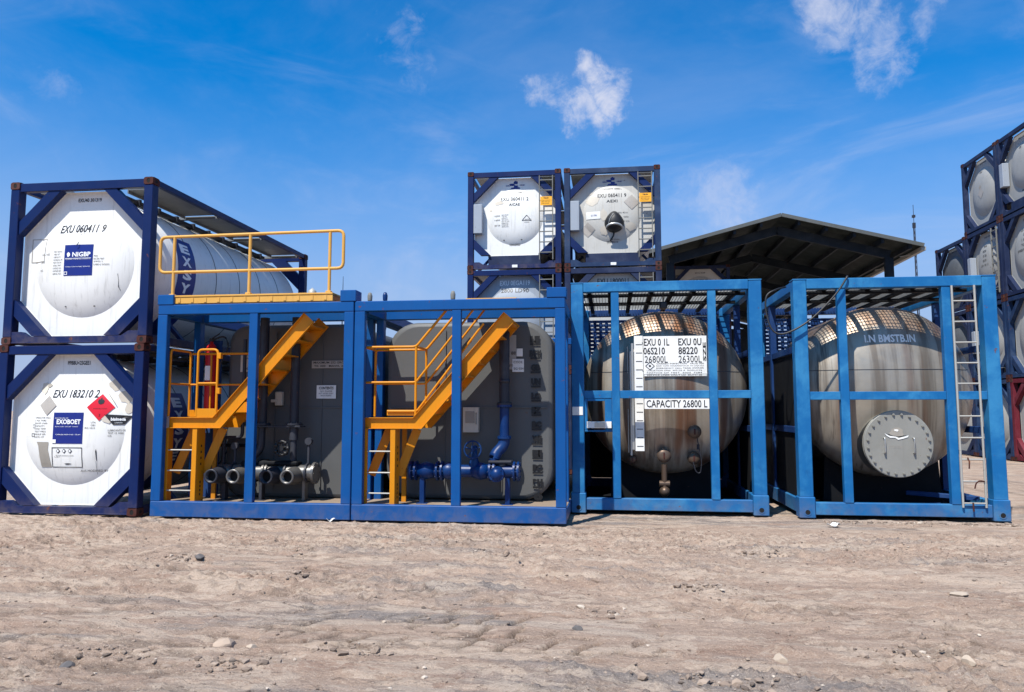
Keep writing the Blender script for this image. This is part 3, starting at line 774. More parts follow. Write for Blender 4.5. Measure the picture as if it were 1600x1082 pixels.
def deco_bottom_left(pn, f, root, o):
    s0 = surf(f); s1 = surf(f, .009); s2 = surf(f, .013)
    def L(mb):
        mb.text('PPBBU<2SGEE1', .02, 2.31, .062, s0, width=.38, bold=.02)
        mb.text('EXU 183210 2', .06, 1.83, .125, s0, width=.75, shear=.16, bold=.012)
        micro(mb, ['OPERATOR MAX', '2 AA TARE', 'MAWP 2 BAR', 'CAPACITY', 'LOAD TEMP', 'TEST PRES', 'MANUF SER', 'DATE 1ST'], -.46, 1.46, .024, .042, s0, .29)
        micro(mb, ['ETN', 'USO'], -.62, 1.35, .024, .04, s0, .06); mb.frame_line(-.66, -.60, 1.17, 1.22, .007, s0)
        micro(mb, ['UTN', 'OB1', 'RG 1015'], .35, 1.39, .026, .042, s0, .16, True)
        micro(mb, ['LUBRICANTS OIL', 'TEST 12 1050', 'OOB'], .74, 1.27, .028, .042, s0, .24)
        mb.text('AUS MODIFIED BY', .40, .655, .034, s0, width=.40, shear=.1)
        mb.frame_line(-.27, .237, .705, 1.01, .010, s0)
        for k in range(3): mb.fan(diamond(-.16 + k * .10, .955, .036), s0)
        micro(mb, ['PROPER SHIPPING NAME'], -.05, .885, .014, .02, s0, .3); micro(mb, ['CLASS 3'], -.18, .865, .014, .02, s0, .1)
        mb.fan(blob(.0, .76, .07, .010, 77), s0)
        mb.fan([(.44, .95), (.452, .99), (.46, .94), (.458, .82), (.45, .80)], s0); mb.rect(.44, .444, .60, .80, s0)
    deca('lettering', pn, M['ink'], L)
    deca('logo_panel', pn, M['brand'], lambda mb: mb.rect(-.26, .237, 1.066, 1.54, s0, smooth=True))
    def W(mb):
        mb.text('EXOBOET', .0, 1.40, .075, s1, width=.40, bold=.035)
        mb.text('EXCHANGE OF', -.12, 1.455, .016, s1, width=.22); mb.text('BULK GAS  LIQUID TANKS', -.03, 1.325, .015, s1, width=.38)
        mb.text('CARRIER RESPONSE  TELEX', -.0, 1.205, .015, s1, width=.42); mb.rect(-.255, -.20, 1.075, 1.13, s1)
        for k in range(3): mb.fan(diamond(-.16 + k * .10, .955, .022), s1)
    deca('logo_lettering', pn, M['ink_white'], W)
    deca('hazard_placard', pn, M['red'], lambda mb: mb.fan(diamond(.486, 1.62, .205), s1, 4, smooth=True), 'red flammable liquid diamond placard')
    def fl(mb):
        mb.fan([(.486, 1.665), (.525, 1.68), (.535, 1.72), (.51, 1.745), (.505, 1.72), (.49, 1.775), (.465, 1.735), (.455, 1.75), (.44, 1.71), (.455, 1.675)], s2)
        mb.text('FLAMMABLE LIQUID', .486, 1.60, .016, s2, width=.2); mb.text('3', .486, 1.50, .04, s2)
    deca('flame_symbol', pn, M['ink'], fl)
    deca('blank_placard', pn, M['grey_tape'], lambda mb: mb.fan(diamond(-.386, 1.65, .155), s1, 4, smooth=True), 'grey blank diamond placard')
    deca('company_badge', pn, M['ink'], lambda mb: mb.fan([(.55, 1.515), (.97, 1.49), (.84, 1.36), (.69, 1.355)], s1))
    deca('badge_lettering', pn, M['ink_white'], lambda mb: (mb.text('bisineda', .755, 1.44, .05, s2, width=.2, bold=.04), mb.text('CARGO', .76, 1.385, .018, s2, width=.1)))
    for q_ in ((.66, 1.97, .11, .10, 3), (.84, 1.78, .13, .11, 5), (.90, 1.60, .08, .09, 6), (.60, 1.44, .10, .07, 8), (-.52, 1.92, .08, .11, 9)):
        deca('torn_sticker', pn, M['torn'], lambda mb: mb.fan(blob(*q_), surf(f, .003 + q_[4] * .0006)))
    deca('torn_sticker', pn, M['residue'], lambda mb: (mb.fan([(-.55, 1.09), (-.33, 1.09), (-.34, .98), (-.30, .78), (-.28, .71), (-.48, .70), (-.50, .86), (-.52, 1.03)], s0), mb.fan(blob(-.44, 1.96, .06, .035, 12), s1), mb.bar((.52, f(.6, 1.9) - .01, 1.87), (.70, f(.6, 1.7) - .01, 1.68), .012, .004, (0, 1, 0))))

BLUE_MARK = [[(-.12, 2.15), (.14, 2.15), (.13, 2.19), (.07, 2.20), (.09, 2.24), (-.03, 2.25), (-.02, 2.20), (-.09, 2.19)]]
def deco_mid(which):
    def deco(pn, f, root, o):
        s0 = surf(f); s1 = surf(f, .009)
        def mark(mb):
            for q in BLUE_MARK: mb.fan(q, s0)
            mb.fan(blob(.03, 2.32, .07, .055, 31), s0); mb.fan(blob(-.07, 2.27, .08, .035, 32), s0)
            mb.text('GILF', -.17, 2.245, .035, s0, width=.14, bold=.04); mb.text('OINE', .19, 2.25, .035, s0, width=.13, bold=.04)
        deca('company_mark', pn, M['brand'], mark)
        def L(mb):
            mb.text('CAPACITY 10082 L', 0, 2.05, .045, s0, width=.50, bold=.01)
            mb.text('EXU 060411 2' if which == 0 else 'EXU 060411 9', 0, 1.865, .105, s0, width=.73, bold=.012)
            mb.text('AICAE' if which == 0 else 'AEXI', 0, 1.71, .07, s0, width=.28, bold=.01)
            mb.text('02022020' if which == 0 else '02190210', 0, .67, .05, s0, width=.28, bold=.01)
            if which == 0:
                micro(mb, ['MAX GROSS', 'TARE WT', 'CAPACITY', 'TEST DATE', 'MAT SS 316', 'LINING NO', 'OWNER REF', 'SERIAL NO'], -.235, 1.44, .028, .044, s0, .20)
                for k, z in enumerate((1.42, 1.31, 1.17)): mb.text(('02050', '1600', '007 20')[k], -.45, z, .040, s0, width=.15)
                for a_, b_ in (((.20, 1.28), (.32, 1.42)), ((.32, 1.42), (.44, 1.28)), ((.44, 1.28), (.20, 1.28))): mb.bar((a_[0], f(*a_) - .003, a_[1]), (b_[0], f(*b_) - .003, b_[1]), .012, .006, (0, 1, 0), .001)
                mb.text('! ANTE', .32, 1.305, .035, s0, width=.16); mb.text('02000', .32, 1.235, .025, s0, width=.12)
                mb.fan(blob(-.28, .79, .02, .015, 5), s0); mb.fan(blob(.18, .79, .025, .015, 6), s0)
            else:
                mb.text('EXU 8210', .27, 1.40, .035, s0, width=.24); mb.text('0202', .35, 1.29, .035, s0, width=.12); mb.text('2 210', .36, 1.18, .035, s0, width=.14)
                mb.text('HIGH MODERN', .06, .73, .03, s0, width=.24)
        deca('lettering', pn, M['ink'], L)
        def Y(mb): mb.box(.685, .985, -.028, -.022, 1.63, 1.86, .002)
        yp = deca('caution_sign', root, M['amber_box'], Y)
        deca('sign_lettering', yp, M['ink'], lambda mb: (mb.text('TELEX', .835, 1.82, .03, lambda u, v_: (u, -.031, v_), width=.14, bold=.03), micro(mb, ['LOAD CAPACITY', 'TEST CERT NO', 'CARE LADDER'], .835, 1.76, .02, .04, lambda u, v_: (u, -.031, v_), .24)))
        def S(mb):
            for z in (.055, -.13): mb.box(-.06, .08, -.008, .004, .06 + z, .14 + z, .002)
        deca('number_tag', root, M['paper'], lambda mb: mb.box(-.05, .09, .002, .018, .04, .11, .002))
        if which == 0:
            deca('torn_sticker', pn, M['torn'], lambda mb: (mb.fan(blob(-.42, 1.77, .15, .07, 42), s0), mb.fan(blob(-.62, 1.58, .05, .03, 43), s0)))
        else:
            for a_ in ((-.48, 1.74, .20, .14, 1), (-.56, 1.95, .10, .05, 2), (-.22, 1.36, .12, .16, 3), (.22, .95, .17, .15, 4), (-.20, .95, .12, .13, 5), (.46, 1.05, .16, .12, 7)):
                deca('torn_sticker', pn, M['torn'], lambda mb: mb.fan(blob(*a_[:4], a_[4]), surf(f, .003 + a_[4] * .0006)))
            for c_ in ((.50, 1.68, .20), (-.62, 1.0, .19)): deca('blank_placard', pn, M['grey_tape'], lambda mb: mb.fan(diamond(*c_), s1, 4), 'grey blank diamond placard')
            deca('address_label', pn, M['paper'], lambda mb: mb.rect(-.66, -.30, 1.26, 1.45, s1))
            deca('label_lettering', pn, M['brand'], lambda mb: mb.text('0119N', -.46, 1.35, .05, surf(f, .013), width=.15))
            def V(mb):
                pr = [(.0, -.20), (.10, -.19), (.19, -.14), (.24, -.05), (.25, .03), (.25, .10)]
                mb.lathe(pr, (.05, f(.05, 1.14), 1.14), 'y', 28)
                for v_ in mb.bm.verts:
                    if v_.co.z > 1.2: v_.co.x = .05 + (v_.co.x - .05) * (1 - (v_.co.z - 1.2) * 1.5); v_.co.z += (v_.co.z - 1.2) * .3
            vc = deca('valve_cowl', pn, M['black'], V)
            def V2(mb):
                pts = [(.05 + .20 * math.cos(t_), f(.05, 1.1) - .13 - .05 * math.sin(t_), .98 + .10 * math.sin(t_)) for t_ in [R(a_) for a_ in range(-5, 190, 15)]]
                mb.tube(pts, [.018 + .016 * math.sin(k / (len(pts) - 1) * math.pi) for k in range(len(pts))], 8)
                mb.tube([(.03, f(0, 1) - .19, 1.34), (-.06, f(0, 1) - .20, 1.20), (-.10, f(0, 1) - .17, 1.05)], .008, 6)
            deca('cowl_rim', vc, M['bright'], V2)
            deca('drain_handle', pn, M['black'], lambda mb: mb.tube([(.05, f(.05, .85) - .02, .92), (.02, f(.05, .8) - .05, .80), (-.06, f(.05, .75) - .04, .68)], .02, 8))
    return deco
def deco_generic(lines, seed, big='', dark=False, extra=False):
    def deco(pn, f, root, o):
        s0 = surf(f); rg = random.Random(seed)
        def L(mb):
            mb.text('EX1U 410' + str(seed % 10), 0, 2.28, .06, s0, width=.42, bold=.02)
            z = 1.95
            for s_ in lines: mb.text(s_, rg.uniform(-.05, .05), z, .075, s0, width=.075 * len(s_) * .8, bold=.01); z -= .16
            if big: mb.text(big, 0, .62, .06, s0, width=.4)
        deca('lettering', pn, M['ink'], L)
        if extra:
            deca('blank_placard', pn, M['grey_tape'], lambda mb: mb.fan(diamond(.02, 1.20, .19), surf(f, .007), 4))
            deca('torn_sticker', pn, M['residue'], lambda mb: mb.fan(blob(.0, 1.42, .08, .08, seed), surf(f, .005)))
    return deco
def deco_below(which):
    def deco(pn, f, root, o):
        s0 = surf(f)
        def L(mb):
            mb.text('EXU 0EGA119' if which == 0 else 'EXU 1800011', 0, 2.26, .13, s0, width=.78, bold=.015)
        def L2(mb):
            mb.text('2800 LD90' if which == 0 else 'CAPACITY 24 L', 0, 2.06, .115, s0, width=.72, bold=.015)
        deca('lettering', pn, M['ink'] if which else M['ink_white'], L); deca('lettering', pn, M['ink'], L2)
    return deco

LX, LY = -6.988 - CW / 2, 10.62
gL = 'white tank containers stacked at the left'
tank_container((LX, LY, CH), 0, 'clean white tank container with dark blue logo square, upper one of the left stack', gL, band=True, deco=deco_top_left)
tank_container((LX - .03, LY, 0), 0, 'white tank container with red diamond placard, lower one of the left stack', gL, band=True, deco=deco_bottom_left)
gM = 'tank containers of the tall middle stacks'
MX, MY = -1.21 - CW / 2, 18.97
tank_container((MX, MY, 2 * CH), 0, 'tank container numbered 060411 2 with clean white end, top of the middle left stack', gM, 'navy', 'white', 'white_old', 'B', deco_mid(0), True, True)
tank_container((MX + CW + .07, MY, 2 * CH), 0, 'tank container with black valve cowl and peeling stickers, top of the middle right stack', gM, 'navy_dull', 'white_old', 'white_old', 'B', deco_mid(1), True, True, gusset='navy')
tank_container((MX, MY, CH), 0, 'grey faced tank container lettered 2800 directly under container 060411 2', gM, 'navy', 'box_grey', 'white_old', 'B', deco_below(0), True)
tank_container((MX + CW + .07, MY, CH), 0, 'white faced tank container directly under the one with the black cowl', gM, 'navy_dark', 'white_old', 'white_old', 'B', deco_below(1), True)
tank_container((MX, MY, 0), 0, 'bottom tank container of the middle left stack behind the right stair module', gM, 'navy', 'white_old', 'white_old', 'A')
tank_container((MX + CW + .07, MY, 0), 0, 'bottom tank container of the middle right stack behind the steel tank frame', gM, 'navy_dark', 'white_old', 'white_old', 'A')
# row at the right, ends facing left
gR = 'tank containers of the high stacks at the right'
RX, RY = 12.57, 28.43
def right(colk, tier, label, **kw):
    y = RY - CW / 2 + colk * (CW + .06)
    tank_container((RX, y, tier * CH), R(-90), label, gR, **kw)
right(0, 3, 'tank container with grey diamond placard, top of the taller right stack nearest the shed', frame='navy_dark', face='shaded_white', shell='white_old', deco=deco_generic(['GAS'], 3, extra=True))
right(0, 2, 'white tank container with ladder and lettering lines, second from top beside the open shed', frame='navy_dark', face='shaded_white', shell='white_old', style='B', deco=deco_generic(['TANK', '1830', '0 25', '2210', 'LO 10 11'], 4), ladder=True, side_box=True)
right(0, 1, 'white tank container seen through the ladder, second from the ground behind the manway frame', frame='navy_dull', face='shaded_white', shell='white_old', style='B', side_box=True)
right(0, 0, 'white tank container on the ground seen through the ladder of the manway frame', frame='navy_dull', face='shaded_white', shell='white_old')
right(-1, 3, 'white tank container cut off by the upper right edge, highest at the far right', frame='navy_dark', face='shaded_white', shell='white_old', style='B', side_box=True, deco=deco_generic(['IS'], 5, '0'))
right(-1, 2, 'white tank container with many lettering lines at the right edge, one below the highest', frame='navy_dark', face='shaded_white', shell='white_old', deco=deco_generic(['CE 5007 14', 'CAP', '1 06', 'TO 3', 'DIVERTED 10'], 6))
right(-1, 1, 'white tank container at the right edge standing on the maroon framed one', frame='navy_dull', face='shaded_white', shell='white_old')
right(-1, 0, 'maroon framed tank container on the ground at the right edge', frame='maroon', face='shaded_white', shell='white_old')
right(1, 2, 'grey faced tank container topping the lower stack nearest the shed post', frame='navy_dark', face='dark_grey', shell='dark_grey', deco=deco_generic([], 7))
right(1, 1, 'middle tank container of the lower stack nearest the shed post', frame='navy_dark', face='dark_grey', shell='dark_grey')
right(1, 0, 'ground level tank container of the lower stack nearest the shed post', frame='navy_dark', face='shaded_white', shell='white_old')
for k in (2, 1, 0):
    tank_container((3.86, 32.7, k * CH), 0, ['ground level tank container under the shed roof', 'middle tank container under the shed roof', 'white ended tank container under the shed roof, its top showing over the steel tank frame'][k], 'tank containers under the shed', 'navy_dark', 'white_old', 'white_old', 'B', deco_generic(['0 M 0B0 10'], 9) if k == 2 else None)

# ---------------------------------------------------------------- shed and mast
sh = thing('shed', (6.54, 29.5, 0), 'open sided shed with dark gabled steel roof behind the tank frames', 'shed')
ex0, ex1, ez, ax, az, sy0, sy1 = 1.45, 11.62, 7.68, 6.54, 9.0, 29.5, 58.0
def slope(x): return ez + (az - ez) * (1 - abs(x - ax) / ((ax - ex0) if x < ax else (ex1 - ax)))
mb = MB(); n = 60
for (xa, xb) in ((ex0, ax), (ax, ex1)):
    prev = None
    for k in range(n * 2 + 1):
        # trapezoid sheet profile runs down the slope
        pass
    P = [(xa, slope(xa)), (xb, slope(xb)), (xb, slope(xb) + .04), (xa, slope(xa) + .04)]
    mb.prism(P, sy0, sy1)
rf = add('roof', mb, M['shed_roof'], sh)
mb = MB()
for k in range(95):
    y = sy0 + .15 + k * .3
    for (xa, xb) in ((ex0, ax), (ax, ex1)): mb.bar((xa, y, slope(xa) + .055), (xb, y, slope(xb) + .055), .06, .03)
add('roof_rib', mb, M['shed_roof'], rf)['kind'] = 'stuff'
mb = MB()
for (xa, xb) in ((ex0, ax), (ax, ex1)): mb.bar((xa, sy0 - .03, slope(xa) + .03), (xb, sy0 - .03, slope(xb) + .03), .05, .14, (0, 0, 1))
add('fascia', mb, M['shed_trim'], rf)
for x in [ex0 + .25, 2.6, 3.7, 4.8, 5.8, 7.2, 8.2, 9.2, 10.2, ex1 - .45]:
    mb = MB(); mb.box(x - .05, x + .05, sy0 + .05, sy1 - .05, slope(x) - .20, slope(x) - .002, .004); add('purlin', mb, M['shed'], rf)
for y in [sy0 + .9 + k * 5.4 for k in range(6)]:
    mb = MB()
    for (xa, xb) in ((ex0 + .9, ax), (ax, ex1 - .9)): mb.bar((xa, y, slope(xa) - .37), (xb, y, slope(xb) - .37), .16, .34)
    add('rafter', mb, M['shed'], sh)
    for x in (ex0 + .95, ex1 - .95):
        mb = MB(); mb.box(x - .15, x + .15, y - .1, y + .1, -.05, slope(x) - .50, .006); add('post', mb, M['shed'], sh)
mb = MB()
mb.box(ex0 + .9, ex1 - .9, sy1 - .6, sy1 - .5, 0, 7.6); add('back_wall', mb, M['shed'], sh)
for sx, x in ((-1, ex0), (1, ex1)):
    mb = MB(); mb.box(x - .08, x + .08, sy0 + .02, sy1, ez - .16, ez - .01, .01)
    for k in range(10): mb.bar((x - sx * .08, sy0 + 1 + k * 2.8, ez - .12), (x - sx * .5, sy0 + 1 + k * 2.8, ez - .2), .04, .04)
    add('gutter', mb, M['galv'], sh)
ms = thing('radio_mast', (23.0, 60, 0), 'thin lattice radio mast rising beyond the shed', 'mast')
mb = MB()
for k in range(3):
    t_ = k * 2.094
    mb.tube([(23.0 + .11 * math.cos(t_), 60 + .11 * math.sin(t_), 0), (23.0 + .06 * math.cos(t_), 60 + .06 * math.sin(t_), 15.4)], .025, 6)
for k in range(34):
    for j in range(3):
        a_, b_ = j * 2.094, (j + 1) * 2.094; z0 = k * .45; r0 = .11 - .05 * z0 / 15.4; r1 = .11 - .05 * (z0 + .45) / 15.4
        mb.tube([(23 + r0 * math.cos(a_), 60 + r0 * math.sin(a_), z0), (23 + r1 * math.cos(b_), 60 + r1 * math.sin(b_), z0 + .45)], .012, 4)
add('lattice', mb, M['pipe_dark'], ms)
mb = MB(); mb.tube([(23, 60, 15.4), (23, 60, 17.2)], .02, 6); mb.box(22.9, 23.1, 59.92, 60.08, 15.4, 15.8); mb.box(22.9, 23.1, 59.9, 60.1, 16.2, 16.4)
add('antenna', mb, M['pipe_dark'], ms)

# ---------------------------------------------------------------- stair modules (grey tanks in bright blue frames)
FY = 10.6
def rounded(x0, x1, z0, z1, r_, n=7):
    P = []
    for cx, cz, a0 in ((x1 - r_, z0 + r_, -90), (x1 - r_, z1 - r_, 0), (x0 + r_, z1 - r_, 90), (x0 + r_, z0 + r_, 180)):
        for k in range(n + 1):
            a_ = R(a0 + 90 * k / n); P.append((cx + r_ * math.cos(a_), cz + r_ * math.sin(a_)))
    return P
def module(x0, x1, z1, label, mull):
    m_ = thing('tank_module', ((x0 + x1) / 2, FY, 0), label, 'tank module', 'blue tank modules with yellow stairs')
    L = 6.05
    for xa, xb in ((x0, x0 + .155), (x1 - .145, x1)):
        for ya, yb, nm in ((FY, FY + .10, 0), (FY + .98, FY + 1.12, 1), (FY + L - .2, FY + L, 2)):
            mb = MB(); mb.box(xa if not nm == 1 else xa + .02, xb - (.02 if nm == 1 else 0), ya, yb, .235 if nm == 0 else .1, z1 - .15, .008)
            add('corner_post', mb, M['blue'], m_)
        mb = MB(); mb.box(xa + .006, xb - .006, FY + .201, FY + L - .201, z1 - .16, z1 - .012); add('side_beam', mb, M['blue'], m_)
        mb = MB(); mb.box(xa + .006, xb - .006, FY + .201, FY + L - .201, .02, .19); add('side_beam', mb, M['blue'], m_)
    mb = MB(); mb.box(x0, x1, FY - .002, FY + .148, z1 - .149, z1, .010); add('top_beam', mb, M['blue'], m_)
    mb = MB(); mb.box(x0, x1, FY - .002, FY + .118, .01, .234, .010); add('bottom_beam', mb, M['blue'], m_)
    mb = MB(); mb.box(x0 + .18, x1 - .18, FY + .98, FY + 1.10, z1 - .16, z1 - .02, .008); add('cross_beam', mb, M['blue'], m_)
    mb = MB(); mb.box(x0 + .18, x1 - .18, FY + L - .2, FY + L - .01, z1 - .16, z1 - .02, .008); add('cross_beam', mb, M['blue'], m_)
    mb = MB(); mb.box(mull - .065, mull + .065, FY + .004, FY + .095, .2345, z1 - .1495, .006); add('mullion', mb, M['blue'], m_)
    mb = MB(); mb.box(x0 + .02, x1 - .02, FY + .119, FY + L - .25, .191, .2, .003); add('floor_plate', mb, M['floor'], m_)
    return m_
def module_tank(m_, x0, x1, z0, z1, r_, y0=FY + .95):
    mb = MB(); P = rounded(x0, x1, z0, z1, r_); n = len(P); rings = []
    cx, cz = (x0 + x1) / 2, (z0 + z1) / 2
    for ins, y in ((.07, y0), (.03, y0 + .012), (.008, y0 + .035), (0, y0 + .07), (0, y0 + 4.6)):
        rings.append([mb.bm.verts.new((cx + (p[0] - cx) * (1 - ins / (x1 - x0) * 2), y, cz + (p[1] - cz) * (1 - ins / (z1 - z0) * 2))) for p in P])
    for A, B in zip(rings, rings[1:]):
        for k in range(n): mb.quad([A[k], A[(k + 1) % n], B[(k + 1) % n], B[k]], True)
    c0 = mb.bm.verts.new((cx, y0 - .012, cz)); c1 = mb.bm.verts.new((cx, y0 + 4.6, cz))
    A = [mb.bm.verts.new(v_.co) for v_ in rings[0]]
    for k in range(n): mb.quad([c0, A[k], A[(k + 1) % n]]); mb.quad([c1, rings[-1][k], rings[-1][(k + 1) % n]])
    tk = add('tank', mb, M['grey_tank'], m_)
    mb = MB(); mb.box(x0 + .1, x1 - .1, y0 - .022, y0 - .008, 1.608, 1.632, .002); add('weld_seam', mb, M['grey_tank'], tk)
    for x in (x0 + (x1 - x0) * .36, x0 + (x1 - x0) * .70):
        mb = MB(); mb.box(x - .008, x + .008, y0 - .024, y0 - .012, z0 + .12, z1 - .12, .002); add('weld_seam', mb, M['grey_tank'], tk)
    for y in (y0 + 1.2, y0 + 3.4):
        mb = MB(); mb.box(x0 + .3, x1 - .3, y, y + .2, .19, z0 + .10); add('saddle', mb, M['blue_in'], m_)
    return tk
def flangeb(mb, p, ax_, r_, th=.03, mi=0):
    p = Vector(p); d = Vector({'x': (1, 0, 0), 'y': (0, 1, 0), 'z': (0, 0, 1)}[ax_])
    mb.cyl(p - d * th / 2, p + d * th / 2, r_, 24, mi)
    n = 8; o1 = Vector((0, 0, 1)) if ax_ != 'z' else Vector((1, 0, 0)); o2 = d.cross(o1)
    for k in range(n):
        t_ = k * 2 * math.pi / n; q = p + (o1 * math.cos(t_) + o2 * math.sin(t_)) * r_ * .82
        mb.cyl(q - d * (th / 2 + .012), q + d * (th / 2 + .012), .012, 6, mi)
def wheelb(mb, c, ax_, r_, rt=.014):
    c = Vector(c); d = Vector({'x': (1, 0, 0), 'y': (0, 1, 0), 'z': (0, 0, 1)}[ax_]); o1 = Vector((0, 0, 1)) if ax_ != 'z' else Vector((1, 0, 0)); o2 = d.cross(o1)
    mb.tube([c + (o1 * math.cos(t_) + o2 * math.sin(t_)) * r_ for t_ in [2 * math.pi * k / 24 for k in range(24)]], rt, 8, closed=True)
    for k in range(5):
        t_ = 2 * math.pi * k / 5; mb.tube([c, c + (o1 * math.cos(t_) + o2 * math.sin(t_)) * r_], rt * .7, 6)
    mb.cyl(c - d * .025, c + d * .025, rt * 2, 10)
def guard(pts, r_=.019):
    mb = MB(); mb.tube(pts, r_, 10); return mb
def round_pts(corners, r_=.06, closed=False, n=4):
    """polyline with filleted corners"""
    C = [Vector(c) for c in corners]; out = []
    N = len(C)
    for i_, c in enumerate(C):
        if not closed and i_ in (0, N - 1): out.append(c); continue
        a_ = (C[i_ - 1] - c).normalized(); b_ = (C[(i_ + 1) % N] - c).normalized()
        p = c + a_ * r_; q = c + b_ * r_
        for k in range(n + 1):
            t_ = k / n; out.append(p.lerp(c, t_).lerp(c.lerp(q, t_), t_))
    return out
def access(m_, xo, plat_x0, plat_x1, kx, topx, topz, ladder_x, ntr, dy=0):
    """orange ladder, landing and ship stair; landing top at z 1.47"""
    ya, yb = FY + .14 + dy, FY + .70 + dy
    # landing
    mb = MB(); mb.box(plat_x0, kx - .06, ya + .05, yb - .02, 1.452, 1.468, .002); mb.box(plat_x0, plat_x0 + .02, ya + .05, yb, 1.30, 1.451, .002)
    pl = add('landing', mb, M['orange'], m_)
    L = Vector((topx - kx, 0, topz - 1.39)); d = L.normalized(); nrm = Vector((-d.z, 0, d.x))
    st = None
    for y, nm in ((ya + .02, 0), (yb, 1)):
        mb = MB()
        hw_ = .082
        cut = d.x / d.z
        P = [(plat_x0, 1.308), (kx + .06, 1.308)]
        # channel: landing edge then the sloping stringer in one bent plate
        a0 = Vector((kx + .06, 0, 1.308)); a1 = a0 + d * (L.length + .02); b1 = a1 + nrm * .20; 
        tt = (1.468 - (a0 + nrm * .20).z) / d.z; b0 = a0 + nrm * .20 + d * tt
        P += [(a1.x, a1.z), (b1.x, b1.z), (b0.x, 1.468), (plat_x0, 1.468)]
        mb.prism(P, y - .009, y + .009)
        # flanges of the channel
        s_ = -1 if nm == 0 else 1
        yy = y + s_ * .030
        for p_, q_ in (((plat_x0, 1.312), (kx + .06, 1.312)), ((a0.x, a0.z), (a1.x, a1.z)), ((b0.x, 1.464), (b1.x, b1.z)), ((plat_x0, 1.464), (b0.x, 1.464))):
            mb.bar((p_[0], yy, p_[1]), (q_[0], yy, q_[1]), .042, .008, (0, 0, 1), .001)
        st = add('stringer', mb, M['orange'], m_)
    for k in range(ntr):
        f_ = (k + .75) / (ntr + .2); c = a0 + d * (L.length * f_) + nrm * .10
        mb = MB(); mb.box(c.x - .13, c.x + .15, ya + .031, yb - .012, c.z - .012, c.z + .006, .002)
        mb.box(c.x - .13, c.x - .12, ya + .031, yb - .012, c.z - .05, c.z - .0125, .002); add('tread', mb, M['orange'], m_)
    # ladder
    lx0, lx1 = ladder_x; lw = .075
    for x in (lx0, lx1):
        mb = MB(); mb.box(x, x + lw, ya - .02, ya + .008, .197, 1.306, .003); mb.box(x + lw * .0, x + .012, ya + .0085, ya + .22, .197, 1.306, .003)
        if x == lx1: mb.box(x + lw - .010, x + lw, ya + .0085, ya + .22, .197, 1.306, .003)
        stl = add('ladder_stile', mb, M['orange'], m_)
        if x == lx1:
            mb = MB()
            for k in range(8):
                z = (.30, .36, .42, .48, .75, .84, .93, 1.02)[k]; mb.box(x + lw, x + lw + .003, ya + .10, ya + .13, z, z + .035, .001)
            add('slot', mb, M['hole'], stl)
    for z in (.38, .675, .98):
        mb = MB(); mb.tube([(lx0 + .02, ya - .002, z), (lx1 + .06, ya - .002, z)], .011, 8); add('rung', mb, M['galv'], m_)
    for x in (lx0 + .06, lx1 + .06):
        mb = MB(); mb.bar((x, ya + .24, .62), (x + .26, ya + .30, 1.30), .03, .13); add('brace', mb, M['orange'], m_)
    mb = MB(); mb.box(lx1 + .02, lx1 + .09, yb - .02, yb + .02, .197, 1.30, .003); add('support_post', mb, M['orange'], m_)
    return ya, yb, a0, d, nrm, L.length

X10, X11 = -6.80, -3.722; X20, X21 = -3.706, -.63
m1 = module(X10, X11, 3.165, 'blue framed grey tank module with yellow guard rail on its roof', -5.27)
m2 = module(X20, X21, 3.165, 'blue framed grey tank module with handwheel pipes and sloping yellow handrails', -2.19)
mb = MB(); mb.box(-6.81, -6.555, FY - .01, FY + .25, 3.166, 3.32, .008); add('corner_block', mb, M['blue'], m1)
mb = MB(); mb.box(-3.93, -3.69, FY - .01, FY + .25, 3.166, 3.335, .008); add('corner_block', mb, M['blue'], m1)
mb = MB(); mb.box(-.89, -.61, FY - .01, FY + .25, 3.166, 3.31, .008); add('corner_block', mb, M['blue'], m2)
t1 = module_tank(m1, -6.15, -3.86, .20, 2.95, .30)
t2 = module_tank(m2, -3.49, -.88, .22, 2.95, .46)

# module 1 access and rails
ya, yb, a0, d, nrm, Ln = access(m1, X10, -6.64, -5.86, -5.86, -4.46, 2.95, (-6.70, -6.24), 7)
for pts in (
    [(-6.65, ya, 1.48), (-6.65, ya, 2.50), (-6.65, yb, 2.50), (-6.65, yb, 1.48)],
    [(-6.20, ya, 1.48), (-6.20, ya, 2.49), (-5.885, ya, 2.49), (-5.885, ya, 1.48)],
    [(-6.62, yb, 2.47), (-5.60, yb, 2.47), (-5.60, yb, 1.62)]):
    add('guard_rail', guard(round_pts(pts, .07)), M['orange'], m1)
for p_, q_ in (((-6.66, yb, 1.98), (-5.6, yb, 1.98)), ((-6.20, ya, 1.98), (-5.885, ya, 1.98)), ((-6.65, ya, 1.98), (-6.65, yb, 1.98)), ((-6.3, yb, 1.48), (-6.3, yb, 2.47))):
    mb = MB(); mb.tube([p_, q_], .016, 8); add('mid_rail', mb, M['orange'], m1)
mb = MB(); mb.box(-6.20, -5.88, ya - .012, ya - .002, 1.47, 1.60, .002); add('toe_board', mb, M['orange'], m1); mb = MB(); mb.box(-6.64, -5.88, yb - .01, yb, 1.47, 1.58, .002); add('toe_board', mb, M['orange'], m1)
for z in (1.82, 2.35):
    mb = MB(); mb.box(-5.89, -5.83, ya - .02, ya + .04, z, z + .09, .004); add('gate_hinge', mb, M['orange'], m1)
    mb = MB(); mb.box(-5.62, -5.56, yb - .03, yb + .03, z - .02, z + .06, .004); add('gate_hinge', mb, M['orange'], m1)
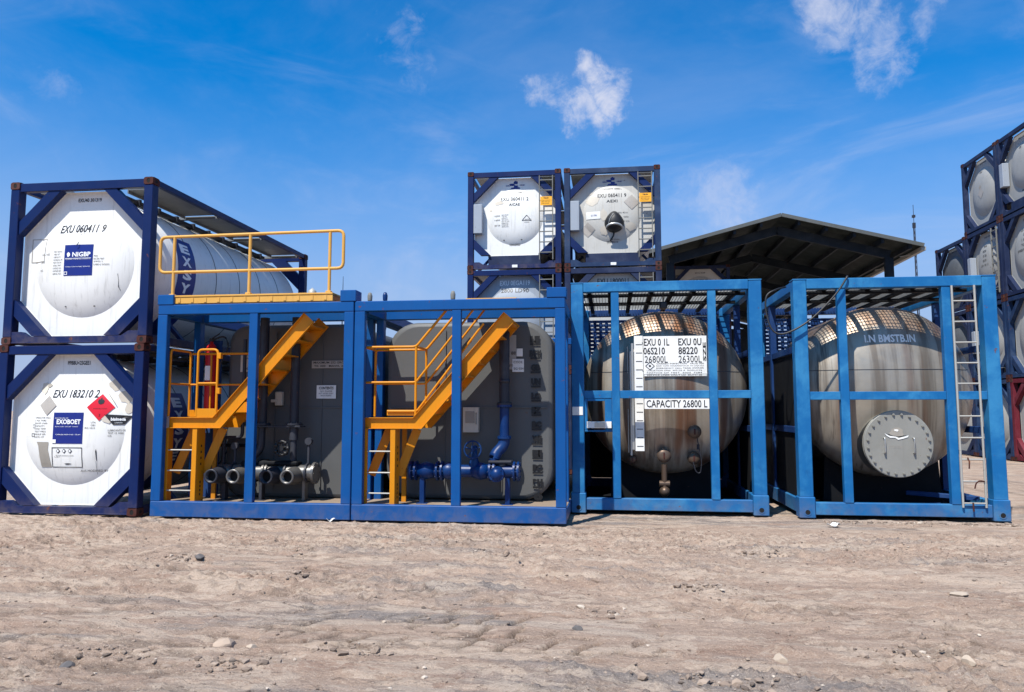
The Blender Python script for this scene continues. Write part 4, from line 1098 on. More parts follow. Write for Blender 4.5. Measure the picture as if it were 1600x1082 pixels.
# roof walkway and rail of module 1
mb = MB(); mb.box(-6.57, -4.06, FY + .02, FY + .80, 3.285, 3.31, .003); mb.box(-6.57, -4.06, FY + .03, FY + .06, 3.185, 3.284, .003)
for k in range(12): mb.box(-6.50 + k * .21, -6.46 + k * .21, FY + .022, FY + .029, 3.20, 3.27, .001)
add('roof_walkway', mb, M['yellow'], m1)
yr = FY + .09
lo = round_pts([(-6.86, yr, 4.23), (-3.93, yr, 4.25), (-3.93, yr, 3.68), (-6.86, yr, 3.68)], .09, True)
mb = MB(); mb.tube(lo, .024, 12, closed=True); add('roof_rail', mb, M['yellow'], m1)
for x in (-6.63, -5.40, -4.14):
    mb = MB(); mb.tube([(x, yr, 3.30), (x, yr, 4.23)], .024, 12); mb.box(x - .04, x + .04, yr - .045, yr + .03, 3.20, 3.34, .004); add('rail_post', mb, M['yellow'], m1)
# module 1 pipework
yp = FY + .62; yt = FY + .935
for x, r_, zz in ((-5.38, .072, 1.30), (-4.86, .068, 1.12)):
    mb = MB(); mb.cyl((x, yp, zz), (x, yp, 3.02), r_, 20); flangeb(mb, (x, yp, 1.36), 'z', .13)
    if x < -5: mb.tube(round_pts([(x, yp, 1.32), (x, yp, .98), (x - .2, yp, .78), (x - .2, yp, .70)], .1), .055, 12)
    else: mb.cyl((x, yp, .70), (x, yp, 1.15), .05, 14)
    pp = add('riser_pipe', mb, M['pipe_dark'], m1)
mb = MB(); mb.box(-5.56, -4.72, yp - .11, yp + .11, 1.315, 1.340, .003); add('pipe_plate', mb, M['pipe_dark'], m1)
mb = MB(); zc = .62
mb.cyl((-6.02, yp, zc), (-4.52, yp, zc), .12, 28); flangeb(mb, (-4.50, yp, zc), 'x', .165, .04); flangeb(mb, (-6.02, yp, zc), 'x', .13, .03)
flangeb(mb, (-5.30, yp, zc), 'x', .155, .03); flangeb(mb, (-5.25, yp, zc), 'x', .155, .03)
man = add('manifold', mb, M['pipe_silver'], m1)
for x, mt in ((-5.99, 'pipe_dark'), (-5.64, 'pipe_silver'), (-5.12, 'pipe_dark'), (-4.79, 'pipe_silver')):
    mb = MB(); z = .585; y1 = yp - .06; y0 = FY + .24
    mb.lathe([(.135, y1), (.135, y1 - .06), (.125, y1 - .12), (.10, y0 + .06), (.10, y0 + .03), (.108, y0 + .03), (.108, y0), (.080, y0), (.080, y0 + .12), (0, y0 + .12)], (x, 0, z), 'y', 24, True)
    add('outlet_nozzle', mb, M[mt], man)
    mb = MB(); mb.lathe([(.079, y0 + .08), (0, y0 + .08)], (x, 0, z), 'y', 20, False); add('nozzle_bore', mb, M['hole'], man)
for x in (-5.95, -5.35, -4.66):
    mb = MB(); mb.box(x - .025, x + .025, yp - .06, yp + .06, .197, .55); mb.box(x - .07, x + .07, yp - .09, yp + .09, .196, .21); add('pipe_stand', mb, M['pipe_dark'] if x < -5 else M['pipe_silver'], man)
for x in (-5.82, -5.46, -4.95, -4.62):
    mb = MB(); flangeb(mb, (x, yp, zc), 'x', .150, .028); add('flange', mb, M['pipe_dark'], man)
for x, z in ((-5.82, 1.02), (-5.50, .96), (-4.62, 1.10)):
    mb = MB(); mb.cyl((x, yp + .02, .72), (x, yp + .02, z), .022, 10); mb.cyl((x, yp - .02, z), (x, yp + .05, z), .055, 18); add('pressure_gauge', mb, M['pipe_dark'], man)
mb = MB(); mb.tube(round_pts([(-6.05, yp + .1, .22), (-6.05, yp + .1, 1.15), (-5.75, yp + .1, 1.15), (-5.75, yp + .1, 2.7)], .08), .028, 10); add('vent_line', mb, M['pipe_dark'], m1)
mb = MB(); mb.box(-6.14, -5.55, yp + .16, yp + .20, 1.0, 1.05, .003); mb.box(-6.12, -6.08, yp + .16, yp + .20, .2, .999, .003); mb.box(-5.62, -5.58, yp + .16, yp + .20, .2, .999, .003); add('pipe_rack', mb, M['under'], m1)
mb = MB(); wheelb(mb, (-4.98, yp - .16, 1.0), 'y', .105, .020); mb.cyl((-4.98, yp - .14, 1.0), (-4.98, yp, 1.0), .03, 10)
for k in range(7): mb.lathe([(0, 0), (.03, .01), (.03, .05), (0, .06)], (-4.98 + .10 * math.cos(k * .9), yp - .19, 1.0 + .10 * math.sin(k * .9)), 'y', 8)
add('valve_wheel', mb, M['black'], man)
mb = MB(); mb.box(-5.3, -4.75, yp - .10, yp + .1, .735, .80, .02); mb.lathe([(.10, 0), (.10, .05), (.06, .08), (0, .08)], (-5.32, yp, .74), 'z', 16); mb.lathe([(.08, 0), (.08, .05), (.05, .08), (0, .08)], (-5.62, yp, .72), 'z', 16)
add('valve_body', mb, M['under'], man)
for x, y, r0, h0 in ((-4.94, 12.0, .045, .28),):
    mb = MB(); mb.cyl((x, y, 2.9), (x, y, 3.5), r0, 12); mb.lathe([(r0 * 1.5, 3.5), (r0 * 1.5, 3.56), (0, 3.62)], (x, y, 0), 'z', 12); add('vent_pipe', mb, M['galv'], m1)
for x, c_ in ((-3.94, 'galv'), (-3.67, 'pipe_blue')):
    pass
# labels on tank 1
ty = FY + .935; T1 = lambda u, v_: (u, ty - .008, v_); T1b = lambda u, v_: (u, ty - .014, v_)
def plate(nm, par, x0, x1, z0, z1, mat, y=ty, th=.006):
    mb = MB(); mb.box(x0, x1, y - .012 - th, y - .012, z0, z1, .001); return add(nm, mb, mat, par)
q = plate('notice_plate', t1, -4.63, -4.31, 1.76, 1.97, M['paper'])
TT = lambda u, v_: (u, ty - .022, v_)
mb = MB(); mb.text('CONTENTS', -4.47, 1.925, .045, TT, width=.24, bold=.03); mb.text('NO FLAME', -4.47, 1.875, .022, TT, width=.2); mb.text('HOT WORK ONLY', -4.47, 1.84, .022, TT, width=.24); mb.text('WITH PERMIT', -4.47, 1.805, .022, TT, width=.18); add('notice_lettering', mb, M['ink'], q)
q = plate('stencil_strip', t1, -4.72, -4.10, 2.24, 2.36, M['grey_tape'])
mb = MB(); mb.text('MAXIMUM 252 GROSS', -4.41, 2.33, .035, TT, width=.56, bold=.02); mb.text('TK 300   MAWL 200', -4.41, 2.275, .032, TT, width=.54, bold=.02); add('stencil_lettering', mb, M['ink'], q)
q = plate('data_plate', t1, -5.92, -5.56, 2.19, 2.46, M['cream'])
mb = MB(); mb.text('TANK', -5.78, 2.41, .035, TT, width=.14); mb.text('210', -5.64, 2.34, .035, TT); mb.text('200 V', -5.80, 2.24, .04, TT, width=.16, bold=.02); add('data_lettering', mb, M['ink'], q)
mb = MB(); mb.box(-5.29, -5.17, ty - .09, ty - .012, 1.65, 1.87, .01); mb.box(-5.35, -5.24, ty - .10, ty - .075, 1.70, 1.745, .004); add('switch_box', mb, M['cream'], m1)
fe = thing('fire_extinguisher', (-6.36, FY + .80, 1.50), 'tall red extinguisher cylinder behind the landing of the left stair module', 'fire extinguisher')
fx, fy = -6.36, FY + .80
mb = MB(); mb.lathe([(.0, 1.50), (.085, 1.50), (.09, 1.53), (.09, 2.52), (.07, 2.60), (.03, 2.64), (.03, 2.68), (0, 2.68)], (fx, fy, 0), 'z', 20); add('cylinder', mb, M['extred'], fe)
mb = MB(); mb.box(fx - .03, fx + .03, fy - .03, fy + .03, 2.67, 2.73, .005); mb.bar((fx, fy, 2.72), (fx + .14, fy - .02, 2.80), .02, .015); add('handle', mb, M['black'], fe)
mb = MB(); mb.tube(round_pts([(fx + .02, fy, 2.70), (fx + .22, fy, 2.78), (fx + .30, fy, 2.60), (fx + .16, fy - .03, 2.30), (fx + .13, fy - .03, 1.80)], .1), .014, 8); add('hose', mb, M['black'], fe)
mb = MB(); mb.box(fx - .05, fx + .05, fy - .095, fy - .091, 2.05, 2.28, .001); add('label', mb, M['paper'], fe)
mb = MB()
for z in (1.72, 2.42): mb.box(fx - .13, fx + .13, fy + .06, fy + .10, z, z + .05, .004)
mb.box(fx - .12, fx + .12, fy + .101, fy + .13, .2, 2.7, .004); add('bracket', mb, M['blue_in'], fe)

# module 2 access and rails
ya, yb, a0, d, nrm, Ln = access(m2, X20, -3.61, -2.78, -2.78, -1.44, 2.92, (-3.60, -3.18), 8)
def slope_pt(s_, up, y): c = a0 + d * s_ + nrm * .20; return (c.x, y, c.z + up)
for y in (ya + .02, yb):
    xk = -2.82 if y < yb else -2.80
    add('handrail', guard(round_pts([(-3.60, y, 2.50), (xk, y, 2.50), (xk + .62, y, 3.30)] if False else [(-3.60, y, 1.48), (-3.60, y, 2.50), (xk, y, 2.50), (xk + .52, y, 3.12)], .05)), M['orange'], m2)
    mb = MB(); mb.tube(round_pts([(-3.60, y, 1.98), (xk, y, 1.98), (xk + .90, y, 3.10)], .04), .017, 8); add('mid_rail', mb, M['orange'], m2)
    mb = MB(); mb.tube([(xk, y, 1.47), (xk, y, 2.50)], .019, 8); add('rail_post', mb, M['orange'], m2)
mb = MB(); mb.tube(round_pts([(-3.24, ya + .02, 1.56), (-2.80, ya + .02, 1.56), (-1.82, ya + .02, 2.83)], .04), .017, 8); mb.box(-3.25, -2.80, ya + .03, ya + .04, 1.50, 1.58, .002); add('lower_rail', mb, M['orange'], m2)
mb = MB(); mb.tube([(-2.82, ya + .02, 2.50), (-2.80, yb, 2.50)], .019, 8); mb.tube([(-3.60, ya + .02, 2.50), (-3.60, yb, 2.50)], .019, 8); add('cross_rail', mb, M['orange'], m2)
mb = MB(); mb.box(-2.10, -1.35, FY + .22, FY + .85, 3.17, 3.21, .003); add('roof_hatch_plate', mb, M['yellow'], m2)
# module 2 pipework
yp = FY + .55; zc = .68
mb = MB(); mb.cyl((-2.97, yp, zc), (-1.36, yp, zc), .092, 28)
for x in (-2.97, -2.90, -2.57, -2.50, -1.78, -1.72, -1.36, -1.42): flangeb(mb, (x, yp, zc), 'x', .145, .028)
for x in (-2.74, -2.40, -1.92): mb.lathe([(0, -.15), (.10, -.12), (.13, 0), (.10, .12), (0, .15)], (x, yp, zc), 'x', 20)
man = add('manifold', mb, M['pipe_blue'], m2)
for x in (-2.80, -1.52):
    mb = MB(); mb.box(x - .035, x + .035, yp - .05, yp + .05, .197, .60); mb.box(x - .08, x + .08, yp - .09, yp + .09, .196, .21); add('pipe_stand', mb, M['pipe_blue'], man)
mb = MB(); mb.lathe([(0, -.18), (.07, -.16), (.11, -.08), (.11, 0)], (-1.66, yp - .08, zc - .03), 'y', 20); flangeb(mb, (-1.66, yp - .20, zc - .03), 'y', .11, .025); add('outlet_nozzle', mb, M['pipe_blue'], man)
mb = MB(); mb.lathe([(.07, yp - .216), (0, yp - .216)], (-1.66, 0, zc - .03), 'y', 20, False); add('nozzle_bore', mb, M['hole'], man)
mb = MB(); wheelb(mb, (-2.02, yp - .14, 1.0), 'y', .125, .012); mb.cyl((-2.02, yp - .13, 1.0), (-2.02, yp, 1.0), .02, 8); mb.lathe([(.09, .70), (.08, .80), (.045, .90), (.045, 1.05), (0, 1.06)], (-2.02, yp, 0), 'z', 16); add('handwheel', mb, M['pipe_blue'], man)
mb = MB(); mb.box(-1.80, -1.45, yp - .10, yp + .10, .80, .84, .01); mb.lathe([(.08, .76), (.08, .80)], (-1.6, yp, 0), 'z', 16); add('valve_cap', mb, M['pipe_dark'], man)
xr = -1.585
mb = MB(); mb.cyl((xr, yp + .1, 1.66), (xr, yp + .1, 2.62), .078, 20); flangeb(mb, (xr, yp + .1, 1.67), 'z', .115); mb.tube([(xr, yp + .1, 2.62), (xr, yp + .1, 2.70), (xr, yp + .28, 2.78), (xr, yp + .40, 2.78)], .078, 16)
mb.lathe([(.082, 1.98), (.086, 1.98), (.086, 2.04), (.082, 2.04)], (xr, yp + .1, 0), 'z', 20); add('riser_pipe', mb, M['pipe_dark'], m2)
mb = MB(); mb.cyl((xr, yp + .1, 1.16), (xr, yp + .1, 1.62), .070, 20); flangeb(mb, (xr, yp + .1, 1.64), 'z', .115)
mb.tube(round_pts([(xr, yp + .1, 1.20), (xr, yp + .1, 1.06), (xr - .14, yp + .04, .92), (xr - .14, yp, .84)], .09), .085, 16); flangeb(mb, (xr, yp + .1, 1.17), 'z', .105)
add('riser_pipe', mb, M['pipe_blue'], m2)
# tank 2 markings
q = plate('control_box', m2, -2.25, -2.01, 1.24, 1.62, M['cream'], ty, .10)
mb = MB(); mb.box(-2.21, -2.07, ty - .121, ty - .113, 1.38, 1.56, .003); mb.box(-2.05, -2.035, ty - .13, ty - .113, 1.36, 1.54, .003); add('box_window', mb, M['residue'], q)
q = plate('data_plate', t2, -1.56, -1.44, 2.20, 2.73, M['grey_tape']); plate('paper_label', t2, -1.50, -1.32, 2.16, 2.36, M['paper'], ty - .008); plate('paper_label', t2, -1.435, -1.34, 2.40, 2.52, M['paper'], ty)
mb = MB(); TT2 = lambda u, v_: (u, ty - .031, v_)
mb.text('CODE', -1.41, 2.31, .035, TT2, width=.14); mb.text('SG 034', -1.40, 2.21, .035, TT2, width=.15); mb.text('2470', -1.53, 2.26, .035, TT2, width=.08); mb.text('88', -1.48, 2.45, .05, TT2); add('label_lettering', mb, M['ink'], q)
marks = ['LE', 'FARM', 'GB', 'UN', 'LO', 'EZ', 'BC', 'WE', 'EI', 'PC', 'RH', 'o']
for k, s_ in enumerate(marks):
    z = 2.66 - k * .217; u = -1.15 + .0036 * k; mb = MB()
    mb.text(s_, u, z, .105, T1, width=.15 if len(s_) < 3 else .18, bold=.10); mb.rect(u - .075, u + .075, z - .088, z - .058, T1)
    add('level_mark', mb, M['mark'], t2)
mb = MB()
for k, (x, y) in enumerate(((-3.94, 12.0),)): pass
for x, y, mt in ((-3.94, 12.0, 'pipe_grey'), (-3.68, 12.0, 'pipe_blue'), (-2.54, 12.0, 'pipe_grey')):
    mb = MB(); mb.cyl((x, y, 2.9), (x, y, 3.42), .028, 12); mb.lathe([(.038, 3.38), (.042, 3.46), (.026, 3.51), (0, 3.52)], (x, y, 0), 'z', 12); add('vent_pipe', mb, M[mt], m2)

# ---------------------------------------------------------------- open frames with big steel tanks
def perforated(mb, x0, x1, z0, z1, y, nx_, nz_):
    """sheet with rows of slots, built as strips"""
    dz = (z1 - z0) / nz_; dx = (x1 - x0) / nx_
    for k in range(nz_ + 1): mb.box(x0, x1, y, y + .006, z0 + k * dz - dz * .36, z0 + k * dz + dz * .36, .001)
    for k in range(nx_ + 1): mb.box(x0 + k * dx - dx * .28, x0 + k * dx + dx * .28, y + .0065, y + .009, z0, z1, .001)
def tank_frame(name_label, x0, x1, fy, h, mulls, zmid, cx, steelm, grp):
    fr = thing('framed_tank', ((x0 + x1) / 2, fy, 0), name_label, 'framed tank', grp)
    L = 3.4; pw = .205; S = M['sky_blue']
    for sx, (xa, xb) in ((-1, (x0, x0 + pw)), (1, (x1 - pw, x1))):
        for nm, (ya, yb) in enumerate(((fy, fy + .2), (fy + L - .2, fy + L))):
            mb = MB(); mb.box(xa + .006, xb - .006, ya + .003, yb - .003, .30, h - .02, .010); add('corner_post', mb, S, fr)
            mb = MB(); mb.box(xa - .012, xb + .012, ya - .012, yb + .012, .0, .305, .012)
            if nm == 0:
                c = ((xa + xb) / 2, ya - .0125, .085); mb.lathe([(.05, 0), (.05, -.006), (.036, -.006), (.036, .0)], c, 'y', 20, False)
            fo = add('corner_foot', mb, S, fr)
            if nm == 0:
                mb = MB(); mb.lathe([(.036, -.004), (0, -.004)], c, 'y', 20, False); add('lifting_hole', mb, M['hole'], fo)
        xm0, xm1 = (xa + .02, xa + .14) if sx < 0 else (xb - .14, xb - .02)
        mb = MB(); mb.box(xm0, xm1, fy + .2, fy + L - .2, h - .155, h - .015, .006); add('side_rail', mb, S, fr)
        mb = MB(); mb.box(xm0, xm1, fy + .213, fy + L - .213, .05, .26, .006); add('side_rail', mb, S, fr)
        for z in (2.50, 1.28):
            mb = MB(); mb.box(xm0 + .02, xm1 - .02, fy + .2, fy + L - .2, z - .05, z + .05, .005); add('side_rail', mb, M['blue_in'], fr)
        if (sx < 0) or x0 < 0:
            mb = MB(); mb.box(xm0 + .045, xm1 - .045, fy + .9 if x0 < 0 else fy + .5, fy + L - .2, .262, 2.44, .003); add('shade_panel', mb, M['under'], fr)  # added dark sheet that blocks sunlit ground seen through the frame
        mb = MB(); mb.box(xm0 + .01, xm1 - .01, fy + 1.85, fy + 1.97, .261, h - .156, .005); add('side_post', mb, M['blue_in'], fr)
    mb = MB(); mb.box(x0 + pw - .004, x1 - pw + .004, fy + .0, fy + .14, h - .155, h - .002, .008); add('top_beam', mb, S, fr)
    mb = MB(); mb.box(x0 - .001, x0 + pw + .001, fy - .0, fy + .2, h - .0195, h, .004); mb.box(x1 - pw, x1, fy, fy + .2, h - .0195, h, .004); add('top_cap', mb, S, fr)
    mb = MB(); mb.box(x0 + pw + .0125, x1 - pw - .0125, fy + .02, fy + .15, .045, .225, .008); add('bottom_beam', mb, S, fr)
    zt_, zm = h - .1555, zmid
    for x in mulls:
        mb = MB(); mb.box(x - .062, x + .062, fy + .012, fy + .115, .2255, zt_, .006); add('mullion', mb, S, fr)
    xs_ = [x0 + pw - .005] + [q for x in mulls for q in (x - .0622, x + .0622)] + [x1 - pw + .005]
    for xa, xb in zip(xs_[::2], xs_[1::2]):
        mb = MB(); mb.box(xa, xb, fy + .022, fy + .105, zm - .06, zm + .06, .005); add('mid_rail', mb, S, fr)
    # roof: cross beams, runners and light grating
    for k in range(8):
        x = x0 + .28 + k * (x1 - x0 - .56) / 7; mb = MB(); mb.box(x - .035, x + .035, fy + .145, fy + L - .2, h - .10, h - .045, .004); add('roof_beam', mb, M['under'], fr)
    for y in (.60, 1.6):
        mb = MB(); mb.box(x0 + .145, x1 - .145, fy + y, fy + y + .09, h - .15, h - .101, .004); add('roof_beam', mb, M['under'], fr)
    mb = MB()
    n1 = int((x1 - x0 - .34) / .052)
    for k in range(n1): x = x0 + .17 + k * .052; mb.box(x - .004, x + .004, fy + .15, fy + L - .21, h - .044, h - .022, .0005)
    for k in range(50): y = fy + .17 + k * .06; mb.box(x0 + .16, x1 - .16, y - .006, y + .006, h - .0215, h - .014, .0005)
    add('roof_grating', mb, M['galv'], fr)
    # rear screen
    mb = MB(); perforated(mb, x0 + .2, x1 - .2, 2.25, h - .25, fy + L - .16, 22, 14); add('rear_screen', mb, M['blue_in'], fr)
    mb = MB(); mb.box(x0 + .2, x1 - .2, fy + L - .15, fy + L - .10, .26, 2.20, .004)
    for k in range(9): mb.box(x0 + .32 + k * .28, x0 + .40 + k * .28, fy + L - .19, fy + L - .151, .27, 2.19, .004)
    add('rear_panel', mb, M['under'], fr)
    mb = MB(); mb.box(x0 + .2, x1 - .2, fy + L - .17, fy + L - .05, h - .15, h - .02); add('rear_beam', mb, M['blue_in'], fr); mb = MB(); mb.box(x0 + .2, x1 - .2, fy + L - .17, fy + L - .05, .06, .25); add('rear_beam', mb, M['blue_in'], fr)
    # tank
    Rk = 1.335; cz = 1.885; dep = .54; ty0 = fy + .37
    prof = [(Rk * math.sin(t_), dep * (1 - math.cos(t_))) for t_ in [R(90) * k / 16 for k in range(17)]] + [(Rk, dep + .02), (Rk, 2.30)] + [(Rk * math.cos(t_), 2.30 + .4 * math.sin(t_)) for t_ in [R(90) * k / 8 for k in range(1, 9)]]
    prof[0] = (0, 0); prof[-1] = (0, 2.70)
    mb = MB(); mb.lathe(prof, (cx, ty0, cz), 'y', 80); tk = add('tank', mb, M[steelm], fr)
    mb = MB(); mb.lathe([(Rk + .001, dep + .02), (Rk + .01, dep + .03), (Rk + .01, dep + .07), (Rk + .001, dep + .08)], (cx, ty0, cz), 'y', 80); add('weld_ring', mb, M[steelm], tk)
    def surf_y(x, z):
        r_ = min(.999, math.hypot(x - cx, z - cz) / Rk); return ty0 + dep * (1 - math.sqrt(1 - r_ * r_))
    mb = MB(); pts = [(x, surf_y(x, cz + .31) - .002, cz + .31) for x in np.linspace(cx - 1.2, cx + 1.2, 40)]; mb.tube(pts, .005, 6); add('weld_seam', mb, M['seam'], tk)
    for y in (1.1, 2.3):
        mb = MB(); P = [(cx - .9, .105)] + [(cx + 1.33 * math.sin(R(a_)), cz - 1.36 * math.cos(R(a_))) for a_ in range(-40, 42, 8)] + [(cx + .9, .105)]
        mb.prism(P, fy + y, fy + y + .12); add('saddle', mb, M['under'], fr)
    mb = MB(); mb.box(x0 + .15, x1 - .15, fy + .16, fy + 3.2, .06, .10); add('base_tray', mb, M['under'], fr)
    return fr, tk, surf_y

f3, k3, sy3 = tank_frame('faded blue frame round a rusty steel tank lettered CAPACITY 26800 L', -.62, 2.315, 11.9, 3.59, (.075, 1.56), 1.82, .875, 'steelA', 'blue frames round big steel tanks')
f4, k4, sy4 = tank_frame('faded blue frame round a steel tank with round bolted manway and ladder', 2.735, 5.60, 11.75, 3.55, (3.435, 4.905), 1.79, 4.25, 'steelB', 'blue frames round big steel tanks')
# frame 3 fittings
F3 = 11.9
def frontp(nm, par, x0, x1, z0, z1, y, mat, th=.008): mb = MB(); mb.box(x0, x1, y, y + th, z0, z1, .002); return add(nm, mb, mat, par)
yq = F3 + .355
pl = frontp('data_plate', k3, .52, 1.51, 2.11, 2.755, yq, M['paper'])
PF = lambda u, v_: (u, yq - .003, v_)
mb = MB()
mb.text('EXU 0 1L', .73, 2.66, .115, PF, width=.40, bold=.015); mb.text('06S210', .69, 2.52, .115, PF, width=.34, bold=.015); mb.text('26800L', .72, 2.385, .11, PF, width=.36, bold=.0)
mb.text('EXU 0U', 1.25, 2.66, .115, PF, width=.36, bold=.015); mb.text('88220', 1.22, 2.52, .115, PF, width=.30, bold=.015); mb.text('26300L', 1.25, 2.385, .11, PF, width=.36, bold=.0)
mb.text('SZE', 1.475, 2.50, .05, PF, width=.30, rot=R(90), bold=.03)
for p_, q_ in (((.55, 2.28), (.62, 2.34)), ((.62, 2.34), (.69, 2.28)), ((.69, 2.28), (.62, 2.22)), ((.62, 2.22), (.55, 2.28))): mb.bar((p_[0], yq - .004, p_[1]), (q_[0], yq - .004, q_[1]), .008, .004, (0, 1, 0), .001)
mb.fan(blob(.62, 2.28, .025, .018, 4), PF)
for k, s_ in enumerate(['CARRIED INSPECTION   VALID 600', 'BAR 1270 HAZARDOUS 10 LIQUID', 'EMERGENCY CALL TANK OWNER', 'LOCATION 0760  W0105 A  RODUC76', 'NOTICE OF TEST  2003  7284', 'SERVICE LINES ONLY LD  AUTH 00']):
    mb.text(s_, 1.09 if k < 3 else 1.0, 2.315 - k * .036, .020, PF, width=.74 if k < 3 else .86)
mb.frame_line(.525, 1.505, 2.115, 2.15, .004, PF)
add('plate_lettering', mb, M['ink'], pl)
cp = frontp('capacity_sign', k3, .51, 1.492, 1.595, 1.757, F3 + .03, M['paper'])
mb = MB(); mb.text('CAPACITY 26800 L', 1.0, 1.676, .116, lambda u, v_: (u, F3 + .027, v_), width=.92, bold=.012); add('sign_lettering', mb, M['ink'], cp)
lg = frontp('level_gauge', k3, .375, .515, .93, 2.77, yq + .02, M['paper'], .02)
mb = MB()
for k in range(13): z = 2.62 - k * .135; mb.box(.40, .50, yq + .016, yq + .0195, z, z + .012, .001)
add('gauge_ticks', mb, M['seam'], lg)
mb = MB(); mb.tube([(.31, yq + .06, .86), (.31, yq + .06, 2.52)], .022, 10); mb.tube([(.27, yq + .10, .9), (.27, yq + .10, 2.6)], .012, 8)
mb.box(.325, .365, yq + .05, yq + .055, .95, 2.65, .001); add('sight_tube', mb, M['bright'], lg)
for z in (2.64, 2.2):
    mb = MB(); mb.box(.5, 1.5, yq + .010, yq + .10, z, z + .03, .003); add('plate_bracket', mb, M['bright'], k3)
def nozzle(par, x, z, y0, r_, out, mat='nozzle'):
    y1 = y0 - out
    mb = MB(); mb.lathe([(r_ * .8, y0 + .06), (r_ * .8, y1 + .05), (r_ * 1.12, y1 + .05), (r_ * 1.12, y1 + .02), (r_, y1 + .015), (r_ * .9, y1), (r_ * .5, y1 - .012), (0, y1 - .014)], (x, 0, z), 'y', 28)
    return add('nozzle', mb, M[mat], par)
for x, z, r_ in ((1.29, 1.24, .095), (.82, .86, .10), (1.29, .82, .09), (.33, .79, .065)):
    yy = sy3(x, z); nz = nozzle(k3, x, z, yy, r_, .17 if r_ > .07 else .12)
    mb = MB()
    for k in range(6): t_ = k * 1.047; q_ = (x + r_ * 1.0 * math.cos(t_), yy - .12, z + r_ * 1.0 * math.sin(t_)); mb.cyl((q_[0], q_[1] - .015, q_[2]), (q_[0], q_[1] + .06, q_[2]), .011, 6)
    mb.box(x - .012, x + .012, yy - .19, yy - .16, z - r_ * .5, z + r_ * .5, .004); add('nozzle_bolts', mb, M['casting'], nz)
yy = sy3(1.3, 1.0) - .12
mb = MB(); mb.tube(round_pts([(1.33, yy, 1.20), (1.36, yy - .02, 1.0), (1.40, yy - .02, .78), (1.38, yy, .58), (1.31, yy, .60), (1.27, yy, .76)], .05), .008, 6); mb.cyl((1.35, yy - .02, .96), (1.35, yy - .02, 1.04), .022, 8); add('tether_cable', mb, M['pipe_dark'], k3)
mb = MB(); mb.cyl((.82, F3 + .42, .34), (.82, F3 + .42, .72), .045, 14); mb.lathe([(0, -.09), (.06, -.07), (.085, 0), (.06, .07), (0, .09)], (.82, F3 + .40, .30), 'y', 20); mb.cyl((.74, F3 + .42, .42), (.90, F3 + .42, .42), .05, 12); add('drain_valve', mb, M['nozzle'], k3)
mb = MB(); mb.box(.78, .90, F3 + .2, F3 + .34, 3.18, 3.29, .02); mb.tube([(.84, F3 + .27, 3.28), (.84, F3 + .27, 3.45)], .012, 6); add('hanging_bracket', mb, M['black'], k3)
mb = MB(); mb.box(-.42, .012, F3 + .03, F3 + .10, 1.24, 1.27); mb.box(-.42, -.37, F3 + .03, F3 + .10, 1.2705, 1.76); mb.box(-.10, .012, F3 + .03, F3 + .10, 1.2705, 1.76); mb.box(-.3695, -.1005, F3 + .03, F3 + .10, 1.72, 1.7595, .002)
bx = add('fitting_bracket', mb, M['sky_blue'], f3)
frontp('cable_box', f3, -.38, .0, 1.30, 1.40, F3 - .02, M['paper'], .10)
mb = MB(); mb.box(-.26, -.10, F3 - .028, F3 - .021, 1.31, 1.39, .003); add('box_window', mb, M['cream'], f3)
frontp('reflective_label', f3, -.605, -.44, 1.50, 1.63, F3 - .004, M['paper'], .006)
# frame 4 fittings
F4 = 11.75; mx, mz, mr = 4.195, 1.08, .485
ys4 = F4 + .15
mb = MB(); mb.lathe([(mr * .96, F4 + .75), (mr * .96, ys4 + .065), (mr + .005, ys4 + .065), (mr + .01, ys4 + .045), (mr + .01, ys4 + .036), (mr - .002, ys4 + .036)], (mx, 0, mz), 'y', 64)
mw = add('manway_neck', mb, M['lid'], k4)
mb = MB(); mb.lathe([(mr, ys4 + .032), (mr + .004, ys4 + .028), (mr + .004, ys4 + .004), (mr - .004, ys4), (0, ys4 - .0)], (mx, 0, mz), 'y', 64, False); lid = add('manway_lid', mb, M['lid'], k4)
for k in range(24):
    t_ = 2 * math.pi * (k + .5) / 24; x, z = mx + .435 * math.cos(t_), mz + .435 * math.sin(t_)
    mb = MB(); mb.cyl((x, ys4 - .018, z), (x, ys4 + .0, z), .020, 6); mb.cyl((x, ys4 - .03, z), (x, ys4 - .018, z), .011, 8); add('bolt', mb, M['lid'], lid)
for sx in (-1, 1):
    x = mx + sx * .205; mb = MB(); mb.tube(round_pts([(x, ys4, mz + .09), (x, ys4 - .05, mz + .09), (x, ys4 - .05, mz - .13), (x, ys4, mz - .13)], .02), .011, 8); add('lid_handle', mb, M['bright'], lid)
LF = lambda u, v_: (u, ys4 - .004, v_); LF2 = lambda u, v_: (u, ys4 - .008, v_)
mb = MB(); mb.fan([(4.03, 1.20), (4.08, 1.17), (4.15, 1.17), (4.19, 1.14), (4.27, 1.16), (4.33, 1.18), (4.34, 1.21), (4.28, 1.19), (4.20, 1.17), (4.13, 1.20), (4.07, 1.20), (4.0, 1.24)], LF2); mb.fan(blob(4.17, 1.28, .04, .02, 8), LF2); add('torn_sticker', mb, M['paper'], lid)
mb = MB(); mb.fan(blob(4.17, 1.25, .12, .08, 21), LF); mb.text('(TIS O)', 4.15, 1.03, .05, LF, width=.18); add('worn_sticker', mb, M['residue'], lid)
def DF(u, v_):
    return (u, sy4(u, v_) - .006, v_)
mb = MB(); mb.text('I.N BMSTB.IN', 4.26, 2.675, .125, DF, width=.74, bold=.03); add('tank_lettering', mb, M['paper'], k4)
for x in (4.975, 5.285):
    mb = MB(); mb.tube([(x, F4 - .012, .19), (x, F4 - .012, 3.40)], .016, 10); add('ladder_stile', mb, M['galv'], f4)
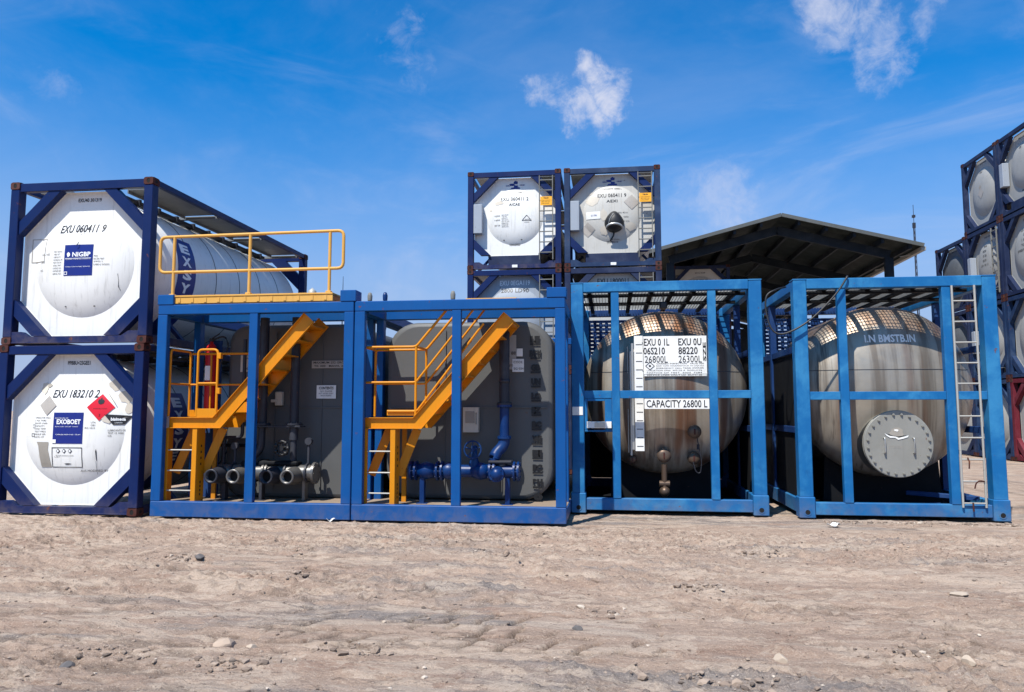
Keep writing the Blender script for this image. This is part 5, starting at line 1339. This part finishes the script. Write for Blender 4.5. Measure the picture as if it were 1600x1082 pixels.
for z in (3.17, 2.865, 2.56, 2.26, 1.96, 1.49, 1.18, .87, .56, .25):
    mb = MB(); mb.tube([(4.975, F4 - .012, z), (5.285, F4 - .012, z)], .012, 8); add('ladder_rung', mb, M['galv'], f4)
mb = MB(); mb.tube([(5.06, F4 - .03, .90), (5.075, F4 - .045, .84), (5.07, F4 - .04, .74)], .010, 6); add('hanging_strap', mb, M['casting'], f4); mb = MB(); mb.tube(round_pts([(5.27, F4 - .03, .56), (5.20, F4 - .045, .575), (5.15, F4 - .04, .54), (5.13, F4 - .04, .46)], .03), .010, 6); add('hanging_strap', mb, M['casting'], f4); mb = MB(); mb.tube([(5.10, F4 - .035, .26), (5.10, F4 - .04, .14)], .012, 6); add('hanging_strap', mb, M['casting'], f4)
mb = MB(); mb.bar((4.55, F4 + .9, .30), (5.35, F4 + .35, .28), .12, .06); mb.bar((4.1, F4 + .35, .16), (4.9, F4 + .6, .16), .08, .05); add('base_brace', mb, M['blue_in'], f4)
# black hose looped over the two frames
hs_ = thing('black_hose', (2.6, 11.7, 0), 'black hose looping down from the top beam of the manway tank frame', 'hose')
ctl = [(3.514, 11.74, 3.565), (3.50, 11.70, 3.54), (3.32, 11.69, 3.279), (2.955, 11.68, 2.917), (2.60, 11.68, 2.72), (2.42, 11.72, 2.77), (2.345, 11.78, 3.05), (2.36, 11.80, 3.30), (2.50, 11.83, 3.40), (2.70, 12.0, 3.47)]
pts = []
for k in range(len(ctl) - 1):
    p0, p1, p2, p3 = [Vector(ctl[min(max(j, 0), len(ctl) - 1)]) for j in (k - 1, k, k + 1, k + 2)]
    for q in range(8):
        t_ = q / 8; pts.append(.5 * ((2 * p1) + (p2 - p0) * t_ + (2 * p0 - 5 * p1 + 4 * p2 - p3) * t_ ** 2 + (3 * p1 - p0 - 3 * p2 + p3) * t_ ** 3))
mb = MB(); mb.tube(pts, .014, 10); add('hose', mb, M['black'], hs_)
an = thing('whip_antenna', (-14.7, 40, 0), 'thin pole rising at the right end of the yellow roof rail', 'antenna')
mb = MB(); mb.tube([(-14.7, 40, 0), (-14.7, 40, 7), (-14.69, 40, 9.0)], [.05, .03, .012], 6); add('pole', mb, M['pipe_dark'], an)
